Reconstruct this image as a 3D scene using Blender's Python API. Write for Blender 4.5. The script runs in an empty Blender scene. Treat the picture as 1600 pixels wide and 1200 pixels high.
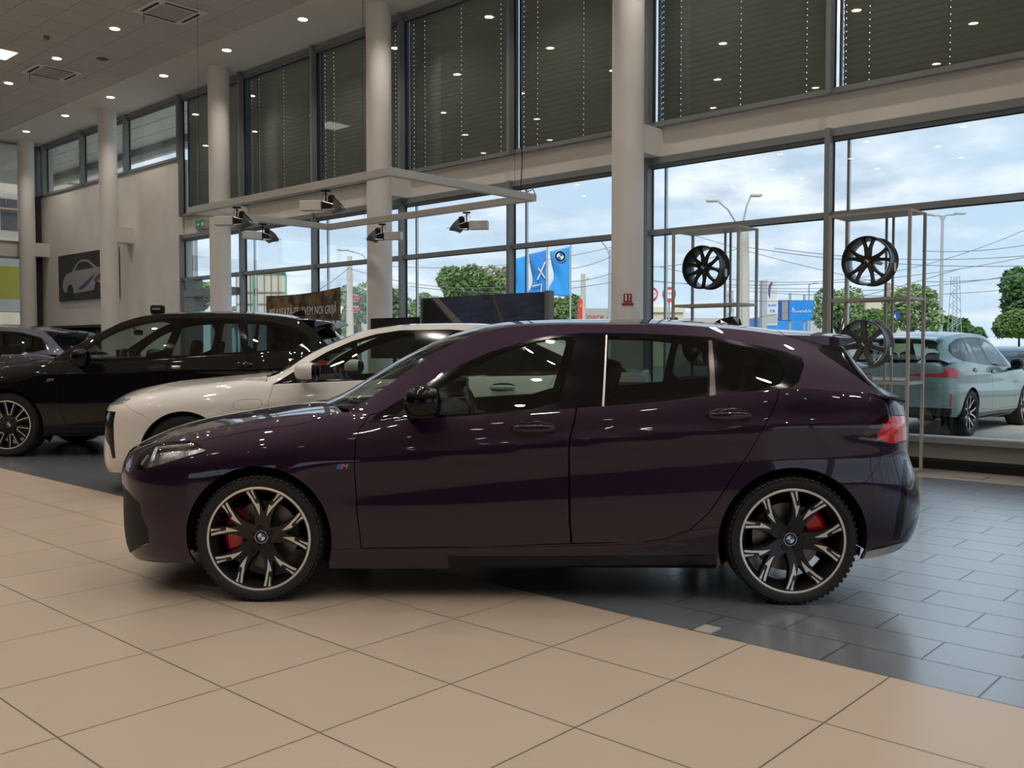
import bpy, bmesh, math, random
from mathutils import Vector, Matrix
from mathutils.geometry import delaunay_2d_cdt
random.seed(7)
S = bpy.context.scene
COL = S.collection
# ---------------------------------------------------------------- camera
cam = bpy.data.cameras.new('camera'); cam.lens = 32.69; cam.sensor_width = 36; cam.clip_end = 600; cam.clip_start = .05
co = bpy.data.objects.new('camera', cam); COL.objects.link(co)
co.location = (0, 0, 1.27)
co.rotation_euler = (math.radians(90 - 2.2), 0, math.radians(42.35))
S.camera = co
S.view_settings.view_transform = 'Standard'; S.view_settings.look = 'None'
S.view_settings.gamma = 1; S.view_settings.use_curve_mapping = False
S.view_settings.exposure = 0.0
# ---------------------------------------------------------------- cycles behaviour
cy = S.cycles
cy.max_bounces = 9; cy.diffuse_bounces = 4; cy.glossy_bounces = 5; cy.transmission_bounces = 6; cy.transparent_max_bounces = 24
cy.caustics_reflective = False; cy.caustics_refractive = False; cy.sample_clamp_indirect = 6; cy.use_denoising = True
cy.use_light_tree = True
# ---------------------------------------------------------------- sky: blue with broken cloud
world = bpy.data.worlds.new('sky'); S.world = world; world.use_nodes = True
nt = world.node_tree; nt.nodes.clear()
def N(t, **k):
    n = nt.nodes.new(t)
    for a, b in k.items(): setattr(n, a, b)
    return n
out = N('ShaderNodeOutputWorld'); bg = N('ShaderNodeBackground'); nt.links.new(bg.outputs[0], out.inputs[0])
tc = N('ShaderNodeTexCoord'); sep = N('ShaderNodeSeparateXYZ'); nt.links.new(tc.outputs['Generated'], sep.inputs[0])
up = N('ShaderNodeMath', operation='MAXIMUM'); nt.links.new(sep.outputs[2], up.inputs[0]); up.inputs[1].default_value = 0.0
add = N('ShaderNodeMath', operation='ADD'); nt.links.new(up.outputs[0], add.inputs[0]); add.inputs[1].default_value = 0.22
dx = N('ShaderNodeMath', operation='DIVIDE'); nt.links.new(sep.outputs[0], dx.inputs[0]); nt.links.new(add.outputs[0], dx.inputs[1])
dy = N('ShaderNodeMath', operation='DIVIDE'); nt.links.new(sep.outputs[1], dy.inputs[0]); nt.links.new(add.outputs[0], dy.inputs[1])
cb = N('ShaderNodeCombineXYZ'); nt.links.new(dx.outputs[0], cb.inputs[0]); nt.links.new(dy.outputs[0], cb.inputs[1])
nz = N('ShaderNodeTexNoise'); nz.inputs['Scale'].default_value = 1.5; nz.inputs['Detail'].default_value = 7; nz.inputs['Roughness'].default_value = .55
nt.links.new(cb.outputs[0], nz.inputs['Vector'])
ramp = N('ShaderNodeValToRGB'); nt.links.new(nz.outputs[0], ramp.inputs[0])
e = ramp.color_ramp.elements; e[0].position = .42; e[0].color = (0, 0, 0, 1); e[1].position = .60; e[1].color = (1, 1, 1, 1)
grad = N('ShaderNodeValToRGB'); nt.links.new(sep.outputs[2], grad.inputs[0])
g = grad.color_ramp.elements; g[0].position = 0.0; g[0].color = (.56, .68, .82, 1); g[1].position = .6; g[1].color = (.26, .45, .72, 1)
n2 = N('ShaderNodeTexNoise'); n2.inputs['Scale'].default_value = 4.5; n2.inputs['Detail'].default_value = 5
nt.links.new(cb.outputs[0], n2.inputs['Vector'])
cr = N('ShaderNodeValToRGB'); nt.links.new(n2.outputs[0], cr.inputs[0])
c = cr.color_ramp.elements; c[0].position = .35; c[0].color = (.46, .55, .69, 1); c[1].position = .62; c[1].color = (.85, .87, .95, 1)
mix = N('ShaderNodeMixRGB'); nt.links.new(ramp.outputs[0], mix.inputs[0]); nt.links.new(grad.outputs[0], mix.inputs[1]); nt.links.new(cr.outputs[0], mix.inputs[2])
nt.links.new(mix.outputs[0], bg.inputs[0]); bg.inputs[1].default_value = 1.5
# ---------------------------------------------------------------- soft sun through the cloud, from behind the showroom's right side
sun = bpy.data.lights.new('sun', 'SUN'); sun.energy = 2.6; sun.angle = math.radians(12); sun.color = (1, .95, .88)
so = bpy.data.objects.new('sun', sun); COL.objects.link(so); so.rotation_euler = (math.radians(48), 0, math.radians(35))
# ---------------------------------------------------------------- car surface maths
import numpy as np
def smooth_tab(tab):
    """monotone cubic through (x, value) pairs"""
    a = np.array(sorted(tab), float); xs = a[:, 0]; ys = a[:, 1]
    if len(xs) == 2:
        return lambda x: float(np.interp(x, xs, ys))
    h = np.diff(xs); d = np.diff(ys) / h; m = np.zeros(len(xs))
    for i in range(1, len(xs) - 1):
        if d[i-1] * d[i] > 0:
            w1 = 2*h[i] + h[i-1]; w2 = h[i] + 2*h[i-1]
            m[i] = (w1 + w2) / (w1/d[i-1] + w2/d[i])
    m[0] = d[0]; m[-1] = d[-1]
    def f(x):
        if x <= xs[0]: return float(ys[0])
        if x >= xs[-1]: return float(ys[-1])
        i = int(np.searchsorted(xs, x) - 1); t = (x - xs[i]) / h[i]
        return float(ys[i]*(1+2*t)*(1-t)**2 + m[i]*h[i]*t*(1-t)**2 + ys[i+1]*t*t*(3-2*t) + m[i+1]*h[i]*t*t*(t-1))
    return f
SEC = smooth_tab([(0, .925), (.06, .955), (.2, .985), (.42, 1.0), (.62, .996), (.8, .978), (.92, .955), (1, .935)])
class CarShape:
    def __init__(s, p):
        s.p = p
        for k in ('W', 'zb', 'zs', 'topf', 'zc', 'xn', 'xt', 'yr', 'zr', 'roofc'):
            setattr(s, k, smooth_tab(p[k]))
        s.xf = p['xf']; s.xr = p['xr']; s.Lf = p.get('Lf', .9); s.Lr = p.get('Lr', .9)
        s.ef = 2/p.get('nf', 2.5); s.er = 2/p.get('nr', 2.8)
    def side(s, u, z):
        """point of the lower shell: u runs along the flank and on round both corners to the centre line"""
        x = min(max(u, s.xr), s.xf)
        z0 = s.zb(u); z1 = s.zs(u); t = (z - z0) / max(z1 - z0, .01)
        tc = min(max(t, 0), 1)
        r = max(0, (tc - .72) / .28)
        fr = SEC(tc) - (.935 - s.topf(u)) * (1 - math.sqrt(max(0, 1 - r*r))) if r > 0 else SEC(tc)
        # soft shoulder crease over a hollow flank
        cr = s.p.get('crease')
        if cr:
            zc = np.interp(x, cr[0], cr[1]); fade = np.interp(x, cr[0], cr[2])
            fr += fade * (.010 * math.exp(-((z - zc)/.035)**2) - .014 * math.exp(-((z - zc + .16)/.085)**2))
        y = s.W(x) * fr
        if u > s.xf:
            th = min((u - s.xf) / s.Lf, 1) * math.pi/2
            x = s.xf + (s.xn(z) - s.xf) * math.sin(th)**s.ef; y *= max(math.cos(th), 0)**s.ef
        elif u < s.xr:
            th = min((s.xr - u) / s.Lr, 1) * math.pi/2
            x = s.xr - (s.xr - s.xt(z)) * math.sin(th)**s.er; y *= max(math.cos(th), 0)**s.er
        return (x, y, z)
    def green(s, x, z):
        """point of the greenhouse flank at station x, height z"""
        z0 = s.zs(x); z1 = s.zr(x); u = (z - z0) / max(z1 - z0, .05); u = min(max(u, -.2), 1.1)
        yb = s.side(x, z0)[1]; 
        if x > s.xf or x < s.xr: yb = s.W(min(max(x, s.xr), s.xf)) * s.topf(x)
        y1 = s.yr(x)
        return (x, yb + (y1 - yb) * (.72*u + .28*u*u), z)
    def u_of(s, x, z):
        if x > s.xf: 
            r = min((x - s.xf) / max(s.xn(z) - s.xf, .01), 1); return s.xf + s.Lf * math.asin(r**(1/s.ef)) / (math.pi/2)
        if x < s.xr:
            r = min((s.xr - x) / max(s.xr - s.xt(z), .01), 1); return s.xr - s.Lr * math.asin(r**(1/s.er)) / (math.pi/2)
        return x
# ---------------------------------------------------------------- helpers
def link(o, parent=None):
    COL.objects.link(o)
    if parent is not None: o.parent = parent
    return o
def tag(o, label=None, cat=None, group=None, kind=None):
    if label: o['label'] = label
    if cat: o['category'] = cat
    if group: o['group'] = group
    if kind: o['kind'] = kind
    return o
def thing(name, label, cat, loc=(0, 0, 0), rz=0, group=None):
    o = bpy.data.objects.new(name, None); o.empty_display_size = .1; link(o)
    o.location = loc; o.rotation_euler = (0, 0, rz)
    return tag(o, label, cat, group)
def obj(name, bm, mat, parent=None, smooth=False, loc=None, rot=None, bevel=0, sub=0, label=None):
    me = bpy.data.meshes.new(name); bm.normal_update(); bm.to_mesh(me); bm.free()
    for m in (mat if isinstance(mat, (list, tuple)) else [mat]): me.materials.append(m)
    o = bpy.data.objects.new(name, me); link(o, parent)
    if smooth: me.polygons.foreach_set('use_smooth', [True]*len(me.polygons))
    if smooth == 'auto': me.set_sharp_from_angle(angle=math.radians(35))
    if loc: o.location = loc
    if rot: o.rotation_euler = rot
    if bevel:
        b = o.modifiers.new('bevel', 'BEVEL'); b.width = bevel; b.segments = 2; b.limit_method = 'ANGLE'
    if sub:
        s_ = o.modifiers.new('sub', 'SUBSURF'); s_.levels = sub; s_.render_levels = sub
    if label: o['label'] = label
    return o
def struct(name, bm, mat, parent=None, **k):
    o = obj(name, bm, mat, parent, **k)
    if parent is None: o['kind'] = 'structure'
    return o
def BM(): return bmesh.new()
def box(bm, x0, x1, y0, y1, z0, z1, mi=0, M=None):
    vs = [bm.verts.new(v) for v in ((x0,y0,z0),(x1,y0,z0),(x1,y1,z0),(x0,y1,z0),(x0,y0,z1),(x1,y0,z1),(x1,y1,z1),(x0,y1,z1))]
    if M is not None:
        for v in vs: v.co = M @ v.co
    for f in ((0,3,2,1),(4,5,6,7),(0,1,5,4),(1,2,6,5),(2,3,7,6),(3,0,4,7)):
        bm.faces.new([vs[i] for i in f]).material_index = mi
    return vs
def cbox(bm, c, s, mi=0, M=None):
    return box(bm, c[0]-s[0]/2, c[0]+s[0]/2, c[1]-s[1]/2, c[1]+s[1]/2, c[2]-s[2]/2, c[2]+s[2]/2, mi, M)
def tube(bm, pts, r, n=8, mi=0, cap=True, rs=None):
    pts = [Vector(p) for p in pts]; rings = []
    for i, p in enumerate(pts):
        d = (pts[min(i+1, len(pts)-1)] - pts[max(i-1, 0)]).normalized()
        a = Vector((0, 0, 1)) if abs(d.z) < .9 else Vector((1, 0, 0))
        u = d.cross(a).normalized(); v = d.cross(u)
        rr = rs[i] if rs else r
        rings.append([bm.verts.new(p + (u*math.cos(2*math.pi*k/n) + v*math.sin(2*math.pi*k/n))*rr) for k in range(n)])
    for a, b in zip(rings, rings[1:]):
        for k in range(n):
            bm.faces.new((a[k], a[(k+1)%n], b[(k+1)%n], b[k])).material_index = mi
    if cap:
        for rg in (rings[0], rings[-1]):
            try: bm.faces.new(rg).material_index = mi
            except ValueError: pass
def lathe(bm, prof, n=48, axis='Y', mi=0, closed=False, a0=0, a1=2*math.pi, c=(0, 0, 0)):
    """prof: (radius, along) pairs turned about an axis"""
    full = abs(a1 - a0 - 2*math.pi) < 1e-6; m = n if full else n + 1; rings = []
    for k in range(m):
        a = a0 + (a1 - a0)*k/n; ca, sa = math.cos(a), math.sin(a); rg = []
        for r, h in prof:
            p = (r*ca, h, r*sa) if axis == 'Y' else ((r*ca, r*sa, h) if axis == 'Z' else (h, r*ca, r*sa))
            rg.append(bm.verts.new((p[0]+c[0], p[1]+c[1], p[2]+c[2])))
        rings.append(rg)
    L = len(prof)
    for k in range(n):
        A, B = rings[k], rings[(k+1) % m]
        for i in range(L if closed else L-1):
            j = (i+1) % L
            try: bm.faces.new((A[i], A[j], B[j], B[i])).material_index = mi
            except ValueError: pass
def fix(bm, d=1e-5):
    bmesh.ops.remove_doubles(bm, verts=bm.verts, dist=d); bmesh.ops.recalc_face_normals(bm, faces=bm.faces); return bm
def superell(bm, c, s, n=3.0, k=(20, 12), M=None, mi=0):
    """rounded solid: superellipsoid with half sizes s"""
    f = lambda a: math.copysign(abs(a)**(2/n), a)
    rows = []
    for j in range(k[1]+1):
        ph = -math.pi/2 + math.pi*j/k[1]; row = []
        for i in range(k[0]):
            th = 2*math.pi*i/k[0]
            v = Vector((s[0]*f(math.cos(ph))*f(math.cos(th)), s[1]*f(math.cos(ph))*f(math.sin(th)), s[2]*f(math.sin(ph))))
            if M is not None: v = M @ v
            row.append(bm.verts.new(v + Vector(c)))
        rows.append(row)
    for a, b in zip(rows, rows[1:]):
        for i in range(k[0]):
            q = (a[i], a[(i+1)%k[0]], b[(i+1)%k[0]], b[i])
            bm.faces.new(q).material_index = mi
def prism(bm, poly, h0, h1, to, mi=0, side=None):
    """2-D outline extruded between h0 and h1; `to` maps (a, b, h) to a point"""
    A = [bm.verts.new(to(a, b, h0)) for a, b in poly]; B = [bm.verts.new(to(a, b, h1)) for a, b in poly]
    bm.faces.new(A).material_index = mi; bm.faces.new(B[::-1]).material_index = mi
    n = len(poly)
    for i in range(n):
        bm.faces.new((A[i], B[i], B[(i+1)%n], A[(i+1)%n])).material_index = mi if side is None else side
def text(name, s, size, mat, parent, M, depth=.002, shear=0, align='CENTER', xs=1):
    cu = bpy.data.curves.new(name, 'FONT'); cu.body = s; cu.size = size; cu.extrude = depth; cu.align_x = align; cu.align_y = 'CENTER'; cu.shear = shear
    cu.resolution_u = 2; cu.materials.append(mat)
    o = bpy.data.objects.new(name, cu)
    dg = bpy.context.evaluated_depsgraph_get(); link(o); dg.update()
    me = bpy.data.meshes.new_from_object(o.evaluated_get(dg)); bpy.data.objects.remove(o); bpy.data.curves.remove(cu)
    me.transform(Matrix.Scale(xs, 4, (1, 0, 0))); me.transform(M)
    t = bpy.data.objects.new(name, me); link(t, parent); return t
# ---------------------------------------------------------------- materials
def mat(name, col, rough=.5, metal=0, spec=.5, coat=0, emit=None, estr=0, noise=0, nscale=20, bump=0, bscale=60, coatr=.03, alpha=1, aniso=None):
    m = bpy.data.materials.new(name); m.use_nodes = True; t = m.node_tree; b = t.nodes['Principled BSDF']
    b.inputs['Base Color'].default_value = (*col, 1); b.inputs['Roughness'].default_value = rough; b.inputs['Metallic'].default_value = metal
    b.inputs['Specular IOR Level'].default_value = spec; b.inputs['Coat Weight'].default_value = coat; b.inputs['Coat Roughness'].default_value = coatr
    if emit: b.inputs['Emission Color'].default_value = (*emit, 1); b.inputs['Emission Strength'].default_value = estr
    tc = t.nodes.new('ShaderNodeTexCoord')
    if noise:
        n = t.nodes.new('ShaderNodeTexNoise'); n.inputs['Scale'].default_value = nscale; n.inputs['Detail'].default_value = 4
        t.links.new(tc.outputs['Object'], n.inputs['Vector'])
        r = t.nodes.new('ShaderNodeValToRGB'); t.links.new(n.outputs[0], r.inputs[0])
        r.color_ramp.elements[0].position = .3; r.color_ramp.elements[1].position = .7
        r.color_ramp.elements[0].color = (*[x*(1-noise) for x in col], 1); r.color_ramp.elements[1].color = (*[min(1, x*(1+noise)) for x in col], 1)
        t.links.new(r.outputs[0], b.inputs['Base Color'])
    if bump:
        n = t.nodes.new('ShaderNodeTexNoise'); n.inputs['Scale'].default_value = bscale; n.inputs['Detail'].default_value = 3
        t.links.new(tc.outputs['Object'], n.inputs['Vector'])
        bp = t.nodes.new('ShaderNodeBump'); bp.inputs['Strength'].default_value = bump; bp.inputs['Distance'].default_value = .01
        t.links.new(n.outputs[0], bp.inputs['Height']); t.links.new(bp.outputs[0], b.inputs['Normal'])
    return m
def glass(name, tint, ior=1.5, gloss=1.0, rough=0.0):
    """thin pane: fresnel mirror over a tinted see-through layer"""
    m = bpy.data.materials.new(name); m.use_nodes = True; t = m.node_tree; t.nodes.clear()
    o = t.nodes.new('ShaderNodeOutputMaterial'); mx = t.nodes.new('ShaderNodeMixShader'); fr = t.nodes.new('ShaderNodeFresnel')
    ge = t.nodes.new('ShaderNodeNewGeometry'); mp = t.nodes.new('ShaderNodeMapRange')      # a thin pane mirrors alike from both faces
    mp.inputs['To Min'].default_value = ior; mp.inputs['To Max'].default_value = 1/ior
    t.links.new(ge.outputs['Backfacing'], mp.inputs['Value']); t.links.new(mp.outputs[0], fr.inputs[0])
    tr = t.nodes.new('ShaderNodeBsdfTransparent'); tr.inputs[0].default_value = (*tint, 1)
    gl = t.nodes.new('ShaderNodeBsdfGlossy'); gl.inputs[0].default_value = (gloss, gloss, gloss, 1); gl.inputs[1].default_value = rough
    t.links.new(fr.outputs[0], mx.inputs[0]); t.links.new(tr.outputs[0], mx.inputs[1]); t.links.new(gl.outputs[0], mx.inputs[2]); t.links.new(mx.outputs[0], o.inputs[0])
    return m
MT = {}
MT['purple'] = mat('purple_paint', (.020, .0065, .024), .38, .5, coat=1, coatr=.015, spec=.2)
MT['white_paint'] = mat('white_paint', (.72, .70, .67), .3, 0, coat=1, coatr=.02)
MT['black_paint'] = mat('black_paint', (.003, .003, .004), .4, 0, coat=1, coatr=.015, spec=.05)
MT['grey_paint'] = mat('grey_blue_paint', (.045, .05, .075), .35, .5, coat=1)
MT['green_paint'] = mat('sage_green_paint', (.19, .27, .25), .35, .5, coat=1)
MT['dark_paint'] = mat('anthracite_paint', (.03, .035, .045), .35, .4, coat=1)
MT['gloss_black'] = mat('gloss_black_plastic', (.003, .003, .004), .1, spec=.3)
MT['matt_black'] = mat('matt_black_plastic', (.012, .012, .013), .6, spec=.3)
MT['liner'] = mat('dark_liner', (.006, .006, .007), .9, spec=.1)
MT['rubber'] = mat('tyre_rubber', (.014, .014, .015), .62, spec=.35, bump=.15, bscale=200)
MT['rim_black'] = mat('black_rim_lacquer', (.010, .010, .010), .3, 0, spec=.5)
MT['rim_grey'] = mat('dark_grey_rim_lacquer', (.12, .118, .11), .35, .6, coat=.4)
MT['rim_bronze'] = mat('black_rim_with_brown_sheen', (.06, .05, .045), .3, .6, coat=.5)
MT['machined'] = mat('machined_aluminium', (.80, .76, .72), .42, .6)
MT['silver'] = mat('silver_metal', (.55, .55, .55), .35, .9)
MT['disc'] = mat('brake_disc_steel', (.22, .19, .17), .4, .9)
MT['red_cal'] = mat('red_caliper_lacquer', (.75, .008, .014), .35, coat=.5)
MT['chrome'] = mat('chrome', (.8, .8, .8), .12, 1)
MT['trim'] = mat('dark_chrome_trim', (.10, .09, .085), .25, .9)
MT['glass_front'] = glass('green_tinted_glass', (.60, .70, .66))
MT['glass_ws'] = glass('windscreen_glass', (.66, .74, .71))
MT['glass_priv'] = glass('privacy_glass', (.34, .41, .38))
MT['glass_black'] = glass('black_privacy_glass', (.12, .14, .13))
MT['lens'] = glass('clear_lamp_lens', (.92, .94, .95), 1.5)
MT['red_lens'] = mat('red_lamp_lens', (.55, .004, .008), .15, coat=1, emit=(.8, .01, .02), estr=.0)
MT['smoke_red'] = mat('smoked_red_lamp_lens', (.02, .002, .003), .1, coat=1)
MT['red_bright'] = mat('bright_red_light_guide', (.85, .03, .03), .2, coat=1)
MT['lamp_white'] = mat('lamp_reflector', (.65, .68, .72), .15, .9)
MT['cabin'] = mat('black_cabin_trim', (.012, .012, .013), .7, bump=.1)
MT['leather'] = mat('black_leather', (.018, .017, .018), .45, bump=.1)
MT['headliner'] = mat('grey_headliner', (.05, .05, .05), .9)
MT['blue_em'] = mat('badge_blue', (.02, .16, .5), .3); MT['white_em'] = mat('badge_white', (.8, .8, .8), .3); MT['red_em'] = mat('badge_red', (.6, .03, .03), .3)
# ---------------------------------------------------------------- panels cut from the car surface
def dens(poly, step, closed=True):
    o = []; n = len(poly)
    for i in range(n if closed else n-1):
        a = poly[i]; b = poly[(i+1) % n]; L = math.hypot(b[0]-a[0], b[1]-a[1]); k = max(1, int(math.ceil(L/step)))
        for j in range(k): o.append((a[0]+(b[0]-a[0])*j/k, a[1]+(b[1]-a[1])*j/k))
    if not closed: o.append(tuple(poly[-1]))
    return o
def smooth_poly(poly, it=2):
    """Chaikin corner cutting on a closed outline"""
    for _ in range(it):
        q = []
        for i in range(len(poly)):
            a = poly[i]; b = poly[(i+1) % len(poly)]
            q += [(a[0]*.78+b[0]*.22, a[1]*.78+b[1]*.22), (a[0]*.22+b[0]*.78, a[1]*.22+b[1]*.78)]
        poly = q
    return poly
def inset(poly, d):
    n = len(poly); A = sum(poly[i][0]*poly[(i+1)%n][1]-poly[(i+1)%n][0]*poly[i][1] for i in range(n))
    sgn = 1 if A > 0 else -1; o = []
    for i in range(n):
        p0, p, p1 = poly[i-1], poly[i], poly[(i+1) % n]
        a = Vector((p[0]-p0[0], p[1]-p0[1])); b = Vector((p1[0]-p[0], p1[1]-p[1]))
        if a.length < 1e-9 or b.length < 1e-9: o.append(p); continue
        a.normalize(); b.normalize(); na = Vector((-a.y, a.x))*sgn; nb = Vector((-b.y, b.x))*sgn; m = na + nb
        if m.length < 1e-6: o.append(p); continue
        m.normalize(); k = d / max(m.dot(na), .5); o.append((p[0]+m.x*k, p[1]+m.y*k))
    return o
def inside(pts, poly):
    P = np.asarray(poly); x = pts[:, 0]; y = pts[:, 1]; r = np.zeros(len(pts), bool); n = len(P)
    for i in range(n):
        x0, y0 = P[i-1]; x1, y1 = P[i]
        if y0 == y1: continue
        c = (y0 > y) != (y1 > y)
        r ^= c & (x < (x1-x0)*(y-y0)/(y1-y0) + x0)
    return r
def cdt(domain, panels, holes, step):
    """returns points and {panel: triangles}; panels = [(name, outline, gap)]"""
    loops = [dens(domain, step)]; regs = []
    for nm, poly, gap in panels:
        if gap:
            q = inset(poly, gap); loops.append(dens(poly, step)); loops.append(dens(q, step)); regs.append((nm, q, poly))
        else: loops.append(dens(poly, step)); regs.append((nm, poly, None))
    for h in holes: loops.append(dens(h, step))
    V = []; E = []
    for L in loops:
        b = len(V); V += L; E += [(b+i, b+(i+1) % len(L)) for i in range(len(L))]
    B = np.array(V); D = np.array(domain); lo = D.min(0); hi = D.max(0)
    gx = np.arange(lo[0]+step*.5, hi[0], step); gy = np.arange(lo[1]+step*.5, hi[1], step)
    G = np.array([(x + (step*.5 if j % 2 else 0), y) for j, y in enumerate(gy) for x in gx])
    G = G[inside(G, domain)]
    keep = np.ones(len(G), bool)
    for i in range(0, len(G), 400):
        d = ((G[i:i+400, None, :] - B[None])**2).sum(2).min(1); keep[i:i+400] = d > (step*.45)**2
    G = G[keep]
    r = delaunay_2d_cdt([Vector(v) for v in V] + [Vector(g) for g in G], E, [], 0, 1e-6)
    P = np.array([tuple(v) for v in r[0]]); T = np.array([list(f) for f in r[2] if len(f) == 3])
    c = P[T].mean(1); ok = inside(c, domain)
    for h in holes: ok &= ~inside(c, h)
    res = {}; rest = ok.copy()
    for nm, q, raw in regs:
        m = rest & inside(c, q); res.setdefault(nm, []).extend(T[m].tolist()); rest &= ~m
        if raw is not None: rest &= ~inside(c, raw)
    res['rest'] = T[rest].tolist()
    return P, res
def panel_geo(fn, P, tris, thick):
    """3-D verts, normals and faces of a panel (outer skin, inner skin, rim)"""
    ids = sorted({i for t in tris for i in t}); mp = {v: k for k, v in enumerate(ids)}
    O = []; NN = []
    for i in ids:
        u, z = float(P[i][0]), float(P[i][1]); p = Vector(fn(u, z)); e = 2e-3
        a = Vector(fn(u+e, z)) - Vector(fn(u-e, z)); b = Vector(fn(u, z+e)) - Vector(fn(u, z-e))
        n = a.cross(b)
        if n.length < 1e-12: n = Vector((1 if p.x > 0 else -1, 0, 0))
        n.normalize()
        if n.y < -1e-4 and p.y > .02 or (p.y <= .02 and n.x*p.x < 0): n = -n
        O.append(p); NN.append(n)
    F = []
    for t in tris:
        a, b, c = (mp[i] for i in t); nn = (O[b]-O[a]).cross(O[c]-O[a])
        F.append((a, b, c) if nn.dot(NN[a]+NN[b]+NN[c]) > 0 else (a, c, b))
    return O, NN, F
def mesh_panel(name, parts, mats, parent, thick=.012, label=None, inner=1):
    """parts: list of (O, N, F, mirror) joined into one mesh object"""
    V = []; NV = []; FA = []; MI = []
    for O, NN, F, mir in parts:
        sg = -1 if mir else 1
        o = [Vector((p.x, sg*p.y, p.z)) for p in O]; n = [Vector((q.x, sg*q.y, q.z)) for q in NN]
        f = [t[::-1] for t in F] if mir else F
        b = len(V); V += o; NV += n; FA += [tuple(b+i for i in t) for t in f]; MI += [0]*len(f)
        if thick:
            c = len(V); V += [p - q*thick for p, q in zip(o, n)]; NV += [-q for q in n]
            FA += [tuple(c+i for i in t[::-1]) for t in f]; MI += [inner]*len(f)
            cnt = {}
            for t in f:
                for i in range(len(t)):
                    e = (t[i], t[(i+1) % len(t)]); cnt[e] = 1
            for (i, j) in cnt:
                if (j, i) in cnt: continue
                e = (o[j]-o[i]).cross(n[i])
                if e.length < 1e-9: continue
                e.normalize(); k = len(V)
                V += [o[i], o[j], o[j]-n[j]*thick, o[i]-n[i]*thick]; NV += [e]*4
                FA.append((k+1, k, k+3, k+2)); MI.append(0)
    me = bpy.data.meshes.new(name); me.from_pydata(V, [], FA); 
    for m in mats: me.materials.append(m)
    me.polygons.foreach_set('material_index', MI); me.polygons.foreach_set('use_smooth', [True]*len(FA))
    me.normals_split_custom_set_from_vertices([tuple(n) for n in NV])
    o = bpy.data.objects.new(name, me); link(o, parent)
    if label: o['label'] = label
    return o
def grid_geo(fn, na, nb):
    """parametric patch fn(a, b) on the unit square, a, b in 0..1"""
    O = []; NN = []; F = []
    for j in range(nb+1):
        for i in range(na+1):
            a = i/na; b = j/nb; p = Vector(fn(a, b)); e = 1e-3
            da = Vector(fn(min(a+e, 1), b)) - Vector(fn(max(a-e, 0), b)); db = Vector(fn(a, min(b+e, 1))) - Vector(fn(a, max(b-e, 0)))
            n = da.cross(db); n = n.normalized() if n.length > 1e-12 else Vector((0, 0, 1))
            if n.z < 0: n = -n
            O.append(p); NN.append(n)
    for j in range(nb):
        for i in range(na):
            a = j*(na+1)+i; q = (a, a+1, a+na+2, a+na+1); nn = (O[q[1]]-O[q[0]]).cross(O[q[2]]-O[q[0]])
            if nn.length < 1e-12: nn = (O[q[2]]-O[q[0]]).cross(O[q[3]]-O[q[0]])
            F.append(q if nn.dot(NN[a]+NN[q[2]]) > 0 else q[::-1])
    return O, NN, F
# ---------------------------------------------------------------- wheels
def beam(bm, pts, wid, y0, y1, fy=None, mi=0, twist=0):
    """flat-faced bar along a 2-D centre line in the wheel plane; fy(r) = face depth"""
    rows = []
    for i, (px, pz) in enumerate(pts):
        a = pts[max(i-1, 0)]; b = pts[min(i+1, len(pts)-1)]; d = Vector((b[0]-a[0], b[1]-a[1])).normalized(); n = Vector((-d.y, d.x))
        w = wid[i]; wl, wr = (w if isinstance(w, tuple) else (w, w)); r = math.hypot(px, pz); f = fy(r) if fy else 0
        L = (px+n.x*wl, pz+n.y*wl); R_ = (px-n.x*wr, pz-n.y*wr); s = 1.35 if y1-y0 > .01 else 1
        L2 = (px+n.x*wl*s, pz+n.y*wl*s); R2 = (px-n.x*wr*s, pz-n.y*wr*s)
        rows.append([bm.verts.new(v) for v in ((L[0], y1+f, L[1]), (R_[0], y1+f, R_[1]), (R2[0], y0+f, R2[1]), (L2[0], y0+f, L2[1]))])
    for a, b in zip(rows, rows[1:]):
        for k in range(4): bm.faces.new((a[k], a[(k+1)%4], b[(k+1)%4], b[k])).material_index = mi
    bm.faces.new(rows[0]).material_index = mi; bm.faces.new(rows[-1][::-1]).material_index = mi
def pol(r, deg): return (r*math.cos(math.radians(deg)), r*math.sin(math.radians(deg)))
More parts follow.
